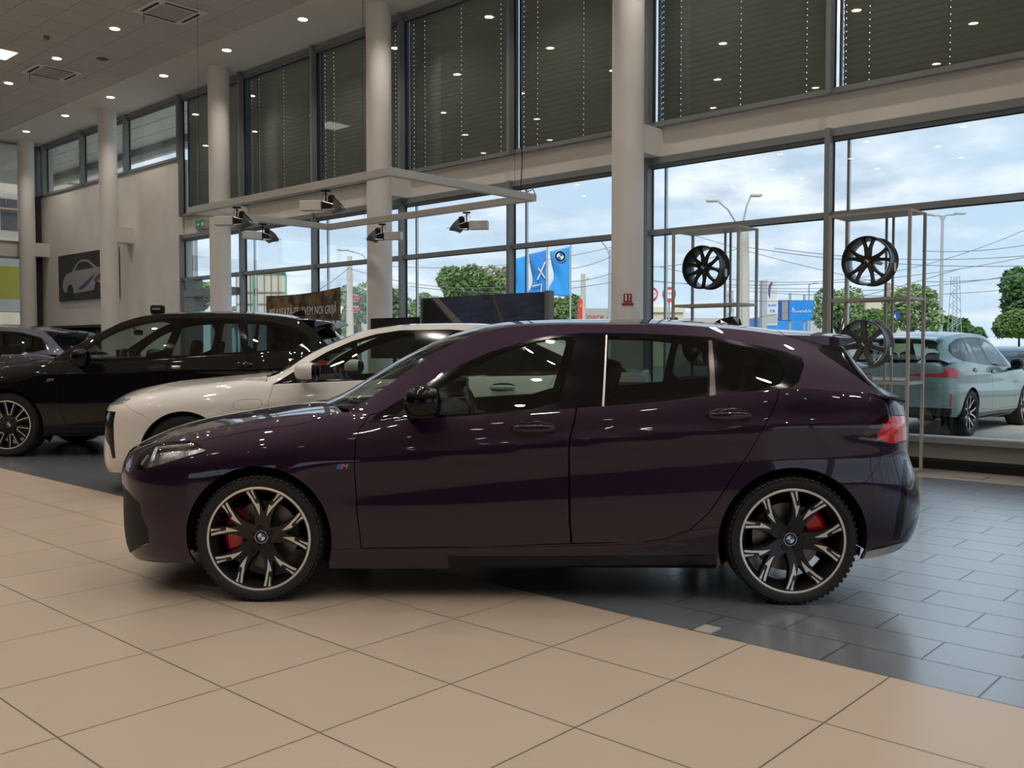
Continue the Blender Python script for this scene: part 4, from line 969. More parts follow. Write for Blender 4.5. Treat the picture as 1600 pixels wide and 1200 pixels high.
bm = BM(); box(bm, -.3, .3, -.3, .3, -.012, 0); o = obj('light_panel', bm, mat('panel_light', (.9, .85, .75), .5, emit=(1, .9, .75), estr=1.6), loc=(-18.62, 6.35, ZC-.001)); tag(o, 'square lit ceiling panel cut by the left edge', 'ceiling light')
# ---------------------------------------------------------------- hanging light frame with spotlights
fx0, fx1, fy0, fy1, fz = -12.2, -7.9, 6.68, 9.05, 3.2
t = thing('hanging_frame', 'rectangular grey metal light frame hanging over the cars', 'light frame', ((fx0+fx1)/2, (fy0+fy1)/2, fz))
alu = mat('brushed_frame_metal', (.55, .54, .51), .5, .3); cx, cy0 = (fx0+fx1)/2, (fy0+fy1)/2
for a, b, c_, d in ((fx0, fx1, fy0-.04, fy0+.04), (fx0, fx1, fy1-.04, fy1+.04)):
    bm = BM(); box(bm, a-cx-.04, b-cx+.04, c_-cy0, d-cy0, -.045, .045); obj('rail', bm, alu, t, bevel=.004)
for a in (fx0, fx1):
    bm = BM(); box(bm, a-cx-.04, a-cx+.04, fy0-cy0+.04, fy1-cy0-.04, -.045, .045); obj('rail', bm, alu, t, bevel=.004)
for x, y in ((-11.95, fy0), (-8.35, fy0), (-8.2, fy1), (-11.3, fy1)):
    bm = BM(); tube(bm, [(x-cx, y-cy0, .06), (x-cx, y-cy0, ZC-fz)], .0022, 5); obj('suspension_wire', bm, frame_dk, t)
bm = BM(); tube(bm, [(fx1-cx-.2, fy1-cy0+.02, ZC-fz), (fx1-cx-.21, fy1-cy0+.0, 1.5), (fx1-cx-.19, fy1-cy0+.02, .5), (fx1-cx-.2, fy1-cy0, .06), (fx1-cx+.0, fy1-cy0+.02, .11), (fx1-cx+.04, fy1-cy0+.03, .02)], .007, 6); obj('power_cable', bm, MT['matt_black'], t, smooth=True)
def spotlight(x, y, ang, lab, flood=True):
    t = thing('stage_spotlight', lab, 'spotlight', (x, y, fz-.07), ang, 'spotlights on the hanging frame')
    bm = BM(); tube(bm, [(0, 0, .0), (0, 0, -.13)], .009, 8); cbox(bm, (0, 0, -.005), (.10, .05, .02)); obj('stem', bm, MT['matt_black'], t)
    bm = BM(); cbox(bm, (-.17, 0, -.18), (.26, .13, .115)); obj('housing', bm, mat('spot_housing', (.70, .69, .66), .5, .1), t, bevel=.006)
    bm = BM(); cbox(bm, (.02, 0, -.18), (.10, .10, .10)); obj('end_block', bm, MT['matt_black'], t, bevel=.005)
    bm = BM()
    for s_ in (1, -1):
        tube(bm, [(-.02, s_*.055, -.135), (.27, s_*.055, -.22), (-.02, s_*.055, -.235)], .008, 6)
    obj('bracket', bm, MT['silver'], t)
    bm = BM(); M = Matrix.Translation((.13, 0, -.20)) @ Matrix.Rotation(math.radians(50), 4, 'Y')
    lathe(bm, [(.04, -.08), (.06, -.02), (.10, .05), (.105, .055), (.09, .05)], 28, 'Z'); 
    for v in bm.verts: v.co = M @ v.co
    h = obj('lamp_head', bm, mat('spot_reflector', (.2, .2, .2), .4, .6), t, smooth=True)
    bm = BM(); superell(bm, (.07, 0, -.10), (.045, .03, .05), 2.5); tube(bm, [(.03, 0, -.06), (-.03, .01, -.03), (-.05, 0, -.08)], .005, 5); obj('driver', bm, MT['matt_black'], t, smooth=True)
R_ = math.radians
spotlight(-11.0, fy0, R_(35), 'white box spotlight leftmost on the near rail'); spotlight(-9.06, fy0, R_(35), 'white box spotlight nearest the corner on the near rail')
spotlight(-10.88, fy1, R_(215), 'white spotlight in front of the column on the far rail'); spotlight(-9.09, fy1, R_(215), 'white spotlight rightmost on the far rail, against the sky'); spotlight(fx0, 7.84, R_(80), 'pale spotlight on the short left rail, seen from behind')
# ---------------------------------------------------------------- wheel display racks
rackm = mat('beige_grey_rack_metal', (.44, .40, .35), .5, .2)
def rack(x0, x1, lab):
    y0, y1 = 9.45, 9.88; xc = (x0+x1)/2; t = thing('display_rack', lab, 'display rack', (xc, 9.66, 0), 0, 'wheel display racks'); h = .014
    X0, X1, Y0, Y1 = x0-xc, x1-xc, y0-9.66, y1-9.66
    for x in (X0, X1):
        for y in (Y0, Y1):
            bm = BM(); box(bm, x-h, x+h, y-h, y+h, 0, 2.65); obj('post', bm, rackm, t)
    for x in (.02, .09): bm = BM(); box(bm, x-h*.8, x+h*.8, Y1-h, Y1+h*.4, .02, 2.65); obj('mounting_post', bm, rackm, t)
    for z in (1.77, .92):
        bm = BM()
        for y in (Y0, Y1): box(bm, X0+h, X1-h, y-h*.7, y+h*.7, z-h, z+h)
        for x in (X0, X1): box(bm, x-h*.7, x+h*.7, Y0+h, Y1-h, z-h, z+h)
        obj('cross_rail', bm, rackm, t)
    bm = BM(); box(bm, X0, X1, Y0, Y1, 2.63, 2.655); obj('top_plate', bm, rackm, t)
    bm = BM(); box(bm, X0-.005, X1+.005, Y0-.005, Y1+.005, 0, .03); obj('base_plate', bm, rackm, t)
rack(-4.12, -3.31, 'tall beige metal rack with display rims, right of the window post'); rack(-6.03, -5.18, 'tall beige metal rack holding black rims, behind the hatchback roof')
def rim(x, z, style, m, lab, rot, y=9.50):
    t = thing('alloy_wheel', lab, 'wheel rim', (x, y, z), math.pi, 'alloy rims on the display racks')
    rb, mf, hy = rim_meshes(.25, .23, style, rot); o = obj('rim', rb, MT[m], t, smooth='auto')
    if mf: mf.free()
    roundel(t, .032, hy+.004)
    bm = BM(); cbox(bm, (-.247, -.02, -.07), (.004, .05, .085)); obj('sticker', bm, mat('label_white', (.7, .7, .7), .6), t)
    bm = BM(); tube(bm, [(0, -.30, 0), (0, -.03, 0)], .02, 8); obj('mounting_arm', bm, rackm, t)
rim(-3.72, 2.155, 'twin', 'rim_bronze', 'black double-spoke alloy rim with brown sheen, top of the right rack', 4); rim(-3.75, 1.31, 'seven', 'rim_grey', 'dark grey seven-spoke alloy rim, lower on the right rack', 2)
rim(-5.62, 2.20, 'vee', 'rim_black', 'glossy black ten-spoke alloy rim at the top of the left rack', 12); rim(-5.62, 1.31, 'seven', 'rim_black', 'black alloy rim low on the left rack, hidden by the roof', 10)
# plant foot beside the right rack
bm = BM(); random.seed(3)
for k in range(26):
    a = random.uniform(0, 6.28); L = random.uniform(.08, .19); h = random.uniform(.1, .42); d = Vector((math.cos(a), math.sin(a), 0)); s_ = Vector((-d.y, d.x, 0))*.035
    p0 = Vector((0, 0, h*.5)); p1 = p0 + d*L*.5 + Vector((0, 0, h*.5)); p2 = p0 + d*L + Vector((0, 0, h*.35))
    vs = [bm.verts.new(v) for v in (p0, p1+s_, p2, p1-s_)]; bm.faces.new(vs)
leaf = mat('dark_green_leaf', (.03, .09, .02), .4)
t = thing('potted_plant', 'low green leafy plant behind the right rack', 'plant', (-3.9, 9.66, .03)); o = obj('foliage', bm, leaf, t)
bm = BM(); lathe(bm, [(.001, 0), (.08, 0), (.10, .14), (.085, .14)], 20, 'Z'); obj('pot', bm, MT['matt_black'], t, smooth=True)
# ---------------------------------------------------------------- wall picture, signs, banners, screens
t = thing('wall_picture', 'large dark picture of a white coupe on the left wall', 'picture', (-23.5, YG-.08, 0))
bm = BM(); box(bm, -1.72, 1.72, -.015, .02, 2.49, 3.67); obj('canvas', bm, mat('picture_ground', (.045, .042, .04), .7, noise=.2, nscale=1.5), t)
def flat(name, parent, pts, m, y, sx=1):
    bm = BM(); vs = [bm.verts.new((a, y, b)) for a, b in pts]; bm.faces.new(vs[::-1] if False else vs); bmesh.ops.recalc_face_normals(bm, faces=bm.faces)
    r = bmesh.ops.extrude_face_region(bm, geom=bm.faces[:]); 
    for v in r['geom']:
        if isinstance(v, bmesh.types.BMVert): v.co.y += .004
    return obj(name, bm, m, parent)
cw = mat('picture_white', (.36, .35, .34), .7)
flat('painted_car', t, [(-1.45,2.85),(-1.42,3.02),(-1.25,3.16),(-.85,3.22),(-.62,3.40),(-.30,3.50),(.1,3.47),(.55,3.28),(.95,3.20),(1.05,3.0),(1.05,2.80),(.6,2.72),(-.9,2.66),(-1.35,2.72)], cw, -.022)
flat('painted_window', t, [(-.72,3.24),(-.50,3.40),(-.25,3.45),(.08,3.42),(.42,3.26)], mat('picture_dark', (.04, .04, .045), .7), -.027)
flat('painted_stripe', t, [(-.55,2.76),(.1,2.98),(.45,3.12),(.3,2.98),(-.05,2.82),(-.3,2.74)], mat('picture_blue', (.05, .08, .2), .7), -.027)
flat('painted_stripe', t, [(.4,2.98),(.9,3.16),(.95,3.06),(.5,2.88)], mat('picture_red', (.25, .06, .05), .7), -.027)
for cx_ in (-.98, .62):
    bm = BM(); lathe(bm, [(.001, -.028), (.20, -.028)], 24, 'Y', c=(cx_, 0, 2.70)); obj('painted_wheel', bm, mat('picture_tyre', (.03, .03, .03), .7), t)
# clothes and accessories in the alcove
random.seed(11)
for k in range(12):
    x = -25.3 + k*.27; colr = random.choice([(.3, .05, .03), (.02, .02, .03), (.12, .1, .08), (.25, .2, .12), (.03, .03, .05)])
    bm = BM(); cbox(bm, (0, 0, 0), (.2, .3, random.uniform(.12, .2))); bmesh.ops.translate(bm, verts=bm.verts, vec=(0, 0, -.10-min(v.co.z for v in bm.verts))); o = obj('merchandise_box', bm, mat('goods', colr, .6), loc=(x, YG+.6, 1.68), bevel=.01); tag(o, 'small folded goods on the shelf below the wall picture', 'goods', 'goods on the alcove shelf')
bm = BM(); box(bm, -26, -22, YG+.3, YG+.95, 1.54, 1.57); o = obj('shelf', bm, MT['trim']); tag(o, 'long shelf with goods in the alcove under the picture', 'shelf')
t = thing('exit_sign', 'small green emergency exit sign above the far left window', 'sign', (-17.97, YG-.03, 3.87))
bm = BM(); box(bm, -.27, .27, -.03, .02, -.10, .10); obj('sign_box', bm, mat('sign_box_white', (.4, .42, .38), .5), t)
bm = BM(); box(bm, -.25, .10, -.034, -.030, -.08, .08); obj('sign_face', bm, mat('exit_green', (.01, .16, .07), .5, emit=(.02, .3, .12), estr=.2), t)
bm = BM(); box(bm, -.02, .08, -.038, -.034, -.04, .03); box(bm, -.2, -.1, -.038, -.034, -.02, .02); obj('pictogram', bm, MT['white_em'], t)
def sticker(x, z, s, lab, ang):
    t = thing('fire_sign', lab, 'sign', (x, 9.6, z), ang)
    red = mat('sign_red', (.38, .02, .04), .5)
    bm = BM()
    for k in range(5):
        a0, a1 = -.26+.104*k, -.26+.104*(k+1)
        vs = [bm.verts.new((.202*math.sin(a)*s, -.2025*math.cos(a), zz)) for a, zz in ((a0, -.045*s), (a1, -.045*s), (a1, .055*s), (a0, .055*s))]; bm.faces.new(vs)
    obj('sign_plate', bm, red, t)
    bm = BM(); 
    for k in range(5):
        a0, a1 = -.37+.148*k, -.37+.148*(k+1)
        vs = [bm.verts.new((.202*math.sin(a)*s, -.2025*math.cos(a), zz)) for a, zz in ((a0, -.085*s), (a1, -.085*s), (a1, -.058*s), (a0, -.058*s))]; bm.faces.new(vs)
    obj('sign_caption', bm, red, t)
    bm = BM(); box(bm, -.032, -.010, -.206, -.2045, -.035*s, .045*s); box(bm, .015, .022, -.206, -.2045, -.03*s, .04*s)
    for z_ in (-.02, .01, .035): box(bm, .022, .034, -.205, -.2035, z_*s-.005, z_*s+.006)
    obj('pictogram', bm, MT['white_em'], t)
sticker(-6.79, 1.885, 1.0, 'small red fire sign on the white column', math.radians(35))
t = thing('fire_sign', 'tiny red sign low on the far left column', 'sign', (-25.95, 9.38, 1.70)); bm = BM(); box(bm, .0, .12, -.01, .0, -.10, .10); obj('sign_plate', bm, mat('sign_red', (.3, .04, .03), .5), t)
# curved brown pop-up banner with lettering
def banner_curve(x): return 8.35 - .16*((x+12.0)/1.05)**2
t = thing('curved_banner', 'curved brown and gold advertising banner with white lettering', 'banner', (-12.0, 8.4, 0))
gold = bpy.data.materials.new('banner_print'); gold.use_nodes = True; g_ = gold.node_tree; b_ = g_.nodes['Principled BSDF']
tcn = g_.nodes.new('ShaderNodeTexCoord'); nn = g_.nodes.new('ShaderNodeTexNoise'); nn.inputs['Scale'].default_value = 2.4; nn.inputs['Distortion'].default_value = 1.2; g_.links.new(tcn.outputs['Object'], nn.inputs['Vector'])
rr = g_.nodes.new('ShaderNodeValToRGB'); g_.links.new(nn.outputs[0], rr.inputs[0]); q_ = rr.color_ramp.elements; q_[0].position = .38; q_[0].color = (.014, .012, .012, 1); q_[1].position = .60; q_[1].color = (.26, .16, .045, 1)
g_.links.new(rr.outputs[0], b_.inputs['Base Color']); b_.inputs['Roughness'].default_value = .6
bm = BM(); N_ = 28; rows = []
for k in range(N_+1):
    x = -13.15 + 2.27*k/N_; y = 8.50 - .10*math.sin(math.pi*k/N_*.9) - .22*(k/N_)**3; zt = 2.10 + .05*((k/N_-.4)/.6)**2
    rows.append([bm.verts.new((x+12, y-8.4, z)) for z in (.02, zt)] + [bm.verts.new((x+12, y-8.4+.02, z)) for z in (zt, .02)])
for a, b in zip(rows, rows[1:]):
    for j in range(4): bm.faces.new((a[j], b[j], b[(j+1)%4], a[(j+1)%4]))
bm.faces.new(rows[0]); bm.faces.new(rows[-1][::-1]); obj('fabric', bm, gold, t, smooth='auto')
wl = mat('lettering_white', (.85, .82, .8), .6)
def lettering(s, size, x0, x1, z, sl, mat_=wl):
    o = text('lettering', s, size, mat_, t, Matrix(), .001, sl); me = o.data; xs = [v.co.x for v in me.vertices]; a, b = min(xs), max(xs)
    for v in me.vertices:
        f = (v.co.x-a)/(b-a); x = x0 + (x1-x0)*f; k = (x+13.15)/2.27; y = 8.50 - .10*math.sin(math.pi*k*.9) - .22*k**3
        v.co = Vector((x+12, y-8.4-.016 - v.co.z, z + v.co.y))
lettering('RELAXEAZĂ-TE. AVEM NOI GRIJĂ', .18, -13.0, -10.95, 1.83, .12); lettering('CARE', .11, -12.4, -12.0, 1.62, 0)
# wide dark display panel with a city picture
t = thing('poster_wall', 'wide dark blue poster wall with a picture of steel structures', 'poster wall', (-8.68, 8.95, 0))
pm = bpy.data.materials.new('panel_print'); pm.use_nodes = True; g_ = pm.node_tree; b_ = g_.nodes['Principled BSDF']
tcn = g_.nodes.new('ShaderNodeTexCoord'); mpn = g_.nodes.new('ShaderNodeMapping'); mpn.inputs['Rotation'].default_value = (0, .12, 0); g_.links.new(tcn.outputs['Object'], mpn.inputs[0])
sx = g_.nodes.new('ShaderNodeSeparateXYZ'); g_.links.new(mpn.outputs[0], sx.inputs[0]); cbn = g_.nodes.new('ShaderNodeCombineXYZ'); g_.links.new(sx.outputs[0], cbn.inputs[0]); g_.links.new(sx.outputs[2], cbn.inputs[1])
bk = g_.nodes.new('ShaderNodeTexBrick'); bk.inputs['Scale'].default_value = 1; bk.inputs['Brick Width'].default_value = .26; bk.inputs['Row Height'].default_value = .10; bk.inputs['Mortar Size'].default_value = .005
bk.inputs['Color1'].default_value = (.035, .085, .24, 1); bk.inputs['Color2'].default_value = (.02, .045, .12, 1); bk.inputs['Mortar'].default_value = (.003, .004, .008, 1); g_.links.new(cbn.outputs[0], bk.inputs['Vector'])
nn = g_.nodes.new('ShaderNodeTexNoise'); nn.inputs['Scale'].default_value = 3; g_.links.new(tcn.outputs['Object'], nn.inputs['Vector'])
mm = g_.nodes.new('ShaderNodeMixRGB'); mm.blend_type = 'MIX'; g_.links.new(nn.outputs[0], mm.inputs[0]); g_.links.new(bk.outputs[0], mm.inputs[1]); mm.inputs[2].default_value = (.07, .07, .08, 1)
g_.links.new(mm.outputs[0], b_.inputs['Base Color']); b_.inputs['Roughness'].default_value = .4
bm = BM(); box(bm, -1.17, 1.12, -.02, .02, .10, 1.98); obj('print', bm, pm, t)
bm = BM(); box(bm, 1.12, 1.19, -.05, .05, 0, 1.99); box(bm, -1.19, -1.17, -.05, .05, 0, 1.98); box(bm, -1.19, 1.19, -.2, .2, 0, .03); obj('side_frame', bm, mat('panel_edge', (.25, .25, .25), .4, .4), t)
flat('printed_beam', t, [(-.97,1.97),(-.85,1.97),(-.10,1.42),(-.30,1.42)], mat('print_grey', (.24, .22, .20), .5), -.026); flat('printed_beam', t, [(.18,1.97),(.22,1.97),(.50,1.42),(.44,1.42)], mat('print_grey2', (.12, .11, .09), .5), -.026)
flat('printed_shade', t, [(-1.16,1.42),(-1.16,1.96),(-1.0,1.96),(-.35,1.42)], mat('print_black', (.012, .012, .014), .5), -.024)
t = thing('television', 'black flat screen behind the white car, left of the poster wall', 'television', (-10.43, 8.9, 0))
bm = BM(); box(bm, -.52, .52, -.03, .03, 1.12, 1.715); obj('screen_case', bm, MT['matt_black'], t, bevel=.005)
bm = BM(); box(bm, -.50, .50, -.033, -.030, 1.14, 1.70); obj('screen', bm, mat('screen_glass', (.03, .028, .035), .2), t)
bm = BM(); tube(bm, [(0, 0, .03), (0, 0, 1.2)], .03, 10); lathe(bm, [(.001, 0), (.3, 0), (.3, .02), (.02, .03)], 28, 'Z'); obj('stand', bm, MT['matt_black'], t)
# low white counter seen through the windows, floor socket, floor hatch
bm = BM(); box(bm, -2.19, -2.11, 3.615, 3.72, -.004, .004); o = obj('floor_socket', bm, mat('socket_plate', (.5, .47, .42), .4, .3), bevel=.001); tag(o, 'small metal floor socket plate at the tile border', 'floor socket')
bm = BM(); box(bm, -2.945, -2.67, 9.69, 9.93, -.004, .003); o = obj('floor_hatch', bm, mat('hatch_stone', (.36, .32, .27), .5)); tag(o, 'light square floor hatch near the window sill', 'floor hatch')
bm = BM(); box(bm, -2.955, -2.66, 9.68, 9.94, -.004, .0015); obj('hatch_gap', bm, MT['matt_black'], o)
# entrance vestibule in the far left window
bm = BM(); box(bm, -18.5, -18.42, YG-.02, YG+.06, .3, 2.72); box(bm, -18.25, -18.2, YG-.3, YG+.06, 2.50, 2.72); box(bm, -18.3, -16.45, YG-.32, YG, 2.34, 2.48); box(bm, -18.3, -17.9, YG-.30, YG-.1, 0, 2.40); struct('door_1', bm, frame)
# ---------------------------------------------------------------- the cars in the showroom
purple, shp = car('hatchback', 'dark purple hatchback seen from the side in the foreground', (-3.6153, 4.0913, 0), (-.75364, -.65728), PUR)
purple['category'] = 'car'
# spoiler, roof fin, wing badge, exhaust-side trims, lamp interiors
def spoiler(root, sh, x0, x1, x2, z1, z2, m, yw):
    bm = BM(); n = 24; rows = []
    rl = smooth_tab(sh.p['rail'])
    for k in range(n+1):
        q = -1+2*k/n; y = q*yw; b = .05*(1-q*q); k_ = 1-abs(q)**2.4; t0 = rl(x0)+sh.roofc(x0)*k_+.003; t1 = z1 + .03*k_; t2 = z2 + .02*k_
        rows.append([bm.verts.new(v) for v in ((x0-b*.3, y, t0), ((x0+x1)/2-b*.6, y, (t0+t1)/2+.004), (x1-b, y, t1), (x1-b-.012, y, t1-.018), (x2-b, y, t2), (x2-b+.12, y, t2-.045), (x0-b*.3, y, t0-.02))])
    for a, b in zip(rows, rows[1:]):
        for j in range(7): bm.faces.new((a[j], b[j], b[(j+1)%7], a[(j+1)%7]))
    bm.faces.new(rows[0]); bm.faces.new(rows[-1][::-1]); fix(bm)
    return obj('spoiler', bm, m, root, smooth='auto')
spoiler(purple, shp, -1.36, -1.715, -1.60, 1.322, 1.262, MT['purple'], .545)
def fin(root, x, z, m, k=1):
    bm = BM(); secs = []
    for (xx, h, w) in ((x+.09, .0, .012), (x+.04, .028, .018), (x-.03, .044, .02), (x-.07, .042, .018), (x-.085, .0, .012)):
        secs.append([bm.verts.new(v) for v in ((xx, -w*1.6, z-.02), (xx, -w*.5, z+h*k), (xx, w*.5, z+h*k), (xx, w*1.6, z-.02))])
    for a, b in zip(secs, secs[1:]):
        for j in range(4): bm.faces.new((a[j], b[j], b[(j+1)%4], a[(j+1)%4]))
    bm.faces.new(secs[0]); bm.faces.new(secs[-1][::-1]); fix(bm); obj('antenna_fin', bm, m, root, bevel=.004)
fin(purple, -1.17, 1.412, MT['gloss_black']); 
def on_flank(sh, u, z, side=1, off=.003):
    """frame on the body surface: x towards the rear, y up, z outwards"""
    p = Vector(sh.side(u, z)); a = Vector(sh.side(u-.02, z))-p; b = Vector(sh.side(u, z+.02))-p; a.normalize(); n = a.cross(b).normalized()
    if n.y < 0: n = -n
    b = n.cross(a); M = Matrix((a, b, n)).transposed().to_4x4(); M.translation = p+n*off; return M
def wing_badge(root, sh, u, z, s):
    M = on_flank(sh, u, z)
    o = text('wing_badge', 'M', s, MT['silver'], root, M @ Matrix.Translation((s*.55, 0, 0)), .0015, .3, xs=1.1)
    for k, mm in enumerate(('blue_em', 'blue_em', 'red_em')):
        bm = BM(); x = -s*.42 + k*s*.26; sh_ = s*.10
        vs = [(x-sh_, -s*.36), (x+s*.2-sh_, -s*.36), (x+s*.2+sh_, s*.36), (x+sh_, s*.36)]
        prism(bm, vs, 0, .002, lambda a, b, h: M @ Vector((a, b, h))); obj('badge_stripe', bm, MT[mm], o)
wing_badge(purple, shp, .918, .683, .036)
def lamp_inside(root, sh, poly, bars, dep=.035):
    """dark bowl and bright bars behind a clear lens"""
    for s_ in (1, -1):
        def f(u, z):
            p = sh.side(u, z); return (p[0]-dep*.8 if p[0] > 0 else p[0]+dep*.8, p[1]-dep, z)
        P, T = cdt(poly, [('b', poly, 0)], [], .05); g = panel_geo(f, P, T['b'], 0); mesh_panel('lamp_bowl', [(*g, s_ < 0)], [MT['lamp_dark']], root, 0)
        for a, b, r in bars:
            bm = BM(); pts = []
            for k in range(9):
                u = a[0]+(b[0]-a[0])*k/8; z = a[1]+(b[1]-a[1])*k/8; p = sh.side(u, z); pts.append((p[0]-dep*.4, s_*(p[1]-dep*.45), z))
            tube(bm, pts, r, 8); obj('light_guide', bm, MT['lamp_white'], root, smooth=True)
MT['lamp_dark'] = mat('lamp_bowl_chrome', (.55, .56, .58), .22, .8, noise=.7, nscale=16)
lamp_inside(purple, shp, _hl, [((1.86, .757), (1.66, .782), .009), ((1.86, .757), (1.85, .69), .012), ((1.90, .72), (1.93, .67), .008)])
# white saloon and the sport utilities behind
white, shw = car('saloon_car', 'white saloon car behind the purple hatchback', (-6.9416, 5.6721, 0), (-.75209, -.65907), WHI)
black, shb = car('sport_utility_car', 'black sport utility car with red brake calipers, behind the white car', (-11.2037, 5.7410, 0), (-.745, -.667), SUV)
spoiler(black, shb, -1.85, -2.22, -2.12, 1.585, 1.545, MT['black_paint'], .63); fin(black, -1.72, 1.69, MT['gloss_black'], 1.4); wing_badge(black, shb, .985, .90, .05)
GRY = rescale(SUV, .96, .96, paint='grey_paint', wstyle='ten')
grey, shg = car('sport_utility_car', 'dark grey blue sport utility car at the far left edge', (-17.5, 5.27, 0), (-.745, -.667), GRY)
spoiler(grey, shg, -1.85*.96, -2.2*.96, -2.1*.96, 1.585*.96, 1.545*.96, MT['grey_paint'], .58)
# sign box on the black car's roof
t = thing('roof_sign', 'small black sign box standing on the black car roof', 'sign', (-11.2037+.745*.36, 5.7410+.667*.36, 1.737), math.atan2(-.667, -.745)); t.location = (-11.2037-.745*.07, 5.741-.667*.07, 1.735)
bm = BM(); superell(bm, (0, 0, .025), (.085, .05, .058), 5); obj('sign_case', bm, MT['matt_black'], t, smooth=True)
text('lettering', 'HYBRID', .030, MT['white_em'], t, Matrix.Translation((0, .052, .03)) @ Matrix.Rotation(math.pi, 4, 'Z') @ Matrix.Rotation(math.pi/2, 4, 'X'), .001)
# ---------------------------------------------------------------- outside: forecourt, parked cars, street
ZO = -.09
pave = tiles('forecourt_paving', (.50, .45, .38), (.3, .27, .23), .4, .2, 0, 0, .5, .8, .1, .01, .1)
bm = BM(); box(bm, -90, 40, 10.35, 24, ZO-.2, ZO); struct('ground', bm, pave)
bm = BM(); box(bm, -140, 90, 24, 180, ZO-.25, ZO-.02); box(bm, -140, -33, -30, 24, ZO-.25, ZO-.02); struct('ground', bm, mat('asphalt', (.34, .33, .31), .9, noise=.15, nscale=.3))
grass = mat('grass', (.10, .17, .04), .9, noise=.3, nscale=2)
bm = BM(); box(bm, -60, 30, 26, 29, ZO-.02, ZO+.03); struct('ground', bm, grass)
# roof overhang seen through the high windows
soff = mat('soffit_panels', (.88, .84, .76), .8)
bm = BM(); box(bm, -31.5, -18.9, 10.32, 12.2, 6.74, 6.84); box(bm, -31.5, -27.0, -10, 10.32, 6.74, 6.84); box(bm, -31.6, -18.9, 12.2, 12.35, 6.45, 7.0); box(bm, -31.6, -31.45, -10, 12.3, 6.45, 7.0); struct('trim_2', bm, soff)
bm = BM(); box(bm, -31.5, -18.9, 12.10, 12.2, 6.60, 6.745)
for y in (10.95, 11.55): box(bm, -31.5, -18.9, y, y+.01, 6.735, 6.745)
struct('trim_3', bm, mat('soffit_joint', (.25, .22, .2), .7))
GRN = rescale(SUV, .945, .945, paint='green_paint', wstyle='ten', rimmat='rim_black')
green, shq = car('sport_utility_car', 'sage green sport utility car parked outside, seen from behind', (-5.31, 16.90, ZO), (.03, 1), GRN)
spoiler(green, shq, -1.85*.945, -2.2*.945, -2.1*.945, 1.585*.945, 1.545*.945, MT['green_paint'], .57)
bm = BM(); box(bm, -2.335, -2.315, -.26, .26, .80, .91); obj('license_plate', bm, MT['white_em'], green)
DRK = rescale(WHI, .93, .95, paint='dark_paint', mirm='dark_paint')
car('saloon_car', 'dark saloon car parked outside at the right edge, beyond the green car', (-5.39, 22.17, -0.09), (.03, 1), DRK)
# ---------------------------------------------------------------- trees
lf = {'mid': mat('tree_leaves_mid', (.17, .27, .08), .6), 'light': mat('tree_leaves_light', (.26, .36, .15), .6), 'dark': mat('tree_leaves_dark', (.10, .20, .06), .6), 'bare': mat('tree_leaves_pale', (.33, .34, .18), .7)}
bark = mat('bark', (.12, .09, .07), .9)
def tree(x, y, h, r, lab, kind='mid', n=1400, leaf=.16, ball=False, zc=None, seed=1, group='trees along the street'):
    random.seed(seed); t = thing('tree', lab, 'tree', (x, y, ZO), 0, group)
    zc = zc or h - r*.9; bm = BM()
    blobs = [(Vector((0, 0, zc)), r)] if ball else [(Vector((random.uniform(-.55, .55)*r, random.uniform(-.55, .55)*r, zc + random.uniform(-.5, .55)*r)), r*random.uniform(.38, .62)) for _ in range(11)]
    leaf *= .62
    for k in range(int(n*1.9)):
        c, rr = random.choice(blobs); d = Vector((random.gauss(0, 1), random.gauss(0, 1), random.gauss(0, 1))).normalized(); q = rr*random.uniform(.78, 1.03)
        if ball: d.z *= .72; d.z = max(d.z, -.42)
        p = c + d*q; a = Vector((random.gauss(0, 1), random.gauss(0, 1), random.gauss(0, .6))).normalized(); b = a.cross(Vector((random.gauss(0, 1), random.gauss(0, 1), random.gauss(0, 1)))).normalized(); s_ = leaf*random.uniform(.6, 1.3)
        vs = [bm.verts.new(v) for v in (p-a*s_, p+b*s_*.45, p+a*s_, p-b*s_*.45)]; bm.faces.new(vs)
    obj('foliage', bm, lf[kind], t)
    bm = BM(); tube(bm, [(0, 0, 0), (.03*h*.2, 0, zc*.5), (0, 0, zc)], .05, 8, rs=[h*.022, h*.016, h*.008])
    for c, rr in blobs[:7]:
        if not ball: tube(bm, [(0, 0, zc*.62), c*.6+Vector((0, 0, zc*.30)), c], .03, 6, rs=[h*.010, h*.007, h*.003])
    obj('trunk', bm, bark, t, smooth=True)
def T(p, **k): tree(p[0], p[1], p[2]-ZO, p[3], **k)
T((-7.33, 29.88, 2.41, 0.67), lab='round clipped green tree at the right edge, before the taller tree', kind='mid', n=4200, leaf=.11, ball=True, zc=1.98, seed=2)
T((-11.91, 50.08, 4.96, 1.49), lab='tall dark green tree at the right edge behind the round tree', kind='dark', n=3000, leaf=.28, seed=3)
T((-14.1, 33.19, 3.43, 0.84), lab='loose light green tree right of the window post', kind='light', n=1800, leaf=.16, seed=4)
T((-11.65, 30.0, 2.51, 0.74), lab='clipped green tree behind the upper rim of the right rack', kind='mid', n=3000, leaf=.11, ball=True, zc=2.08, seed=5)
T((-14.27, 41.16, 3.97, 1.21), lab='light green tree behind the right posts of the rack', kind='light', n=1800, leaf=.2, seed=6)
T((-23.34, 73.52, 3.78, 1.45), lab='low green tree left of the lattice mast', kind='dark', n=1500, leaf=.35, seed=7)
T((-23.86, 79.81, 3.7, 1.14), lab='low green tree right of the lattice mast', kind='dark', n=1400, leaf=.35, seed=8)
T((-24.43, 86.06, 3.26, 0.99), lab='lowest distant green tree right of the lattice mast', kind='dark', n=1200, leaf=.35, seed=9)
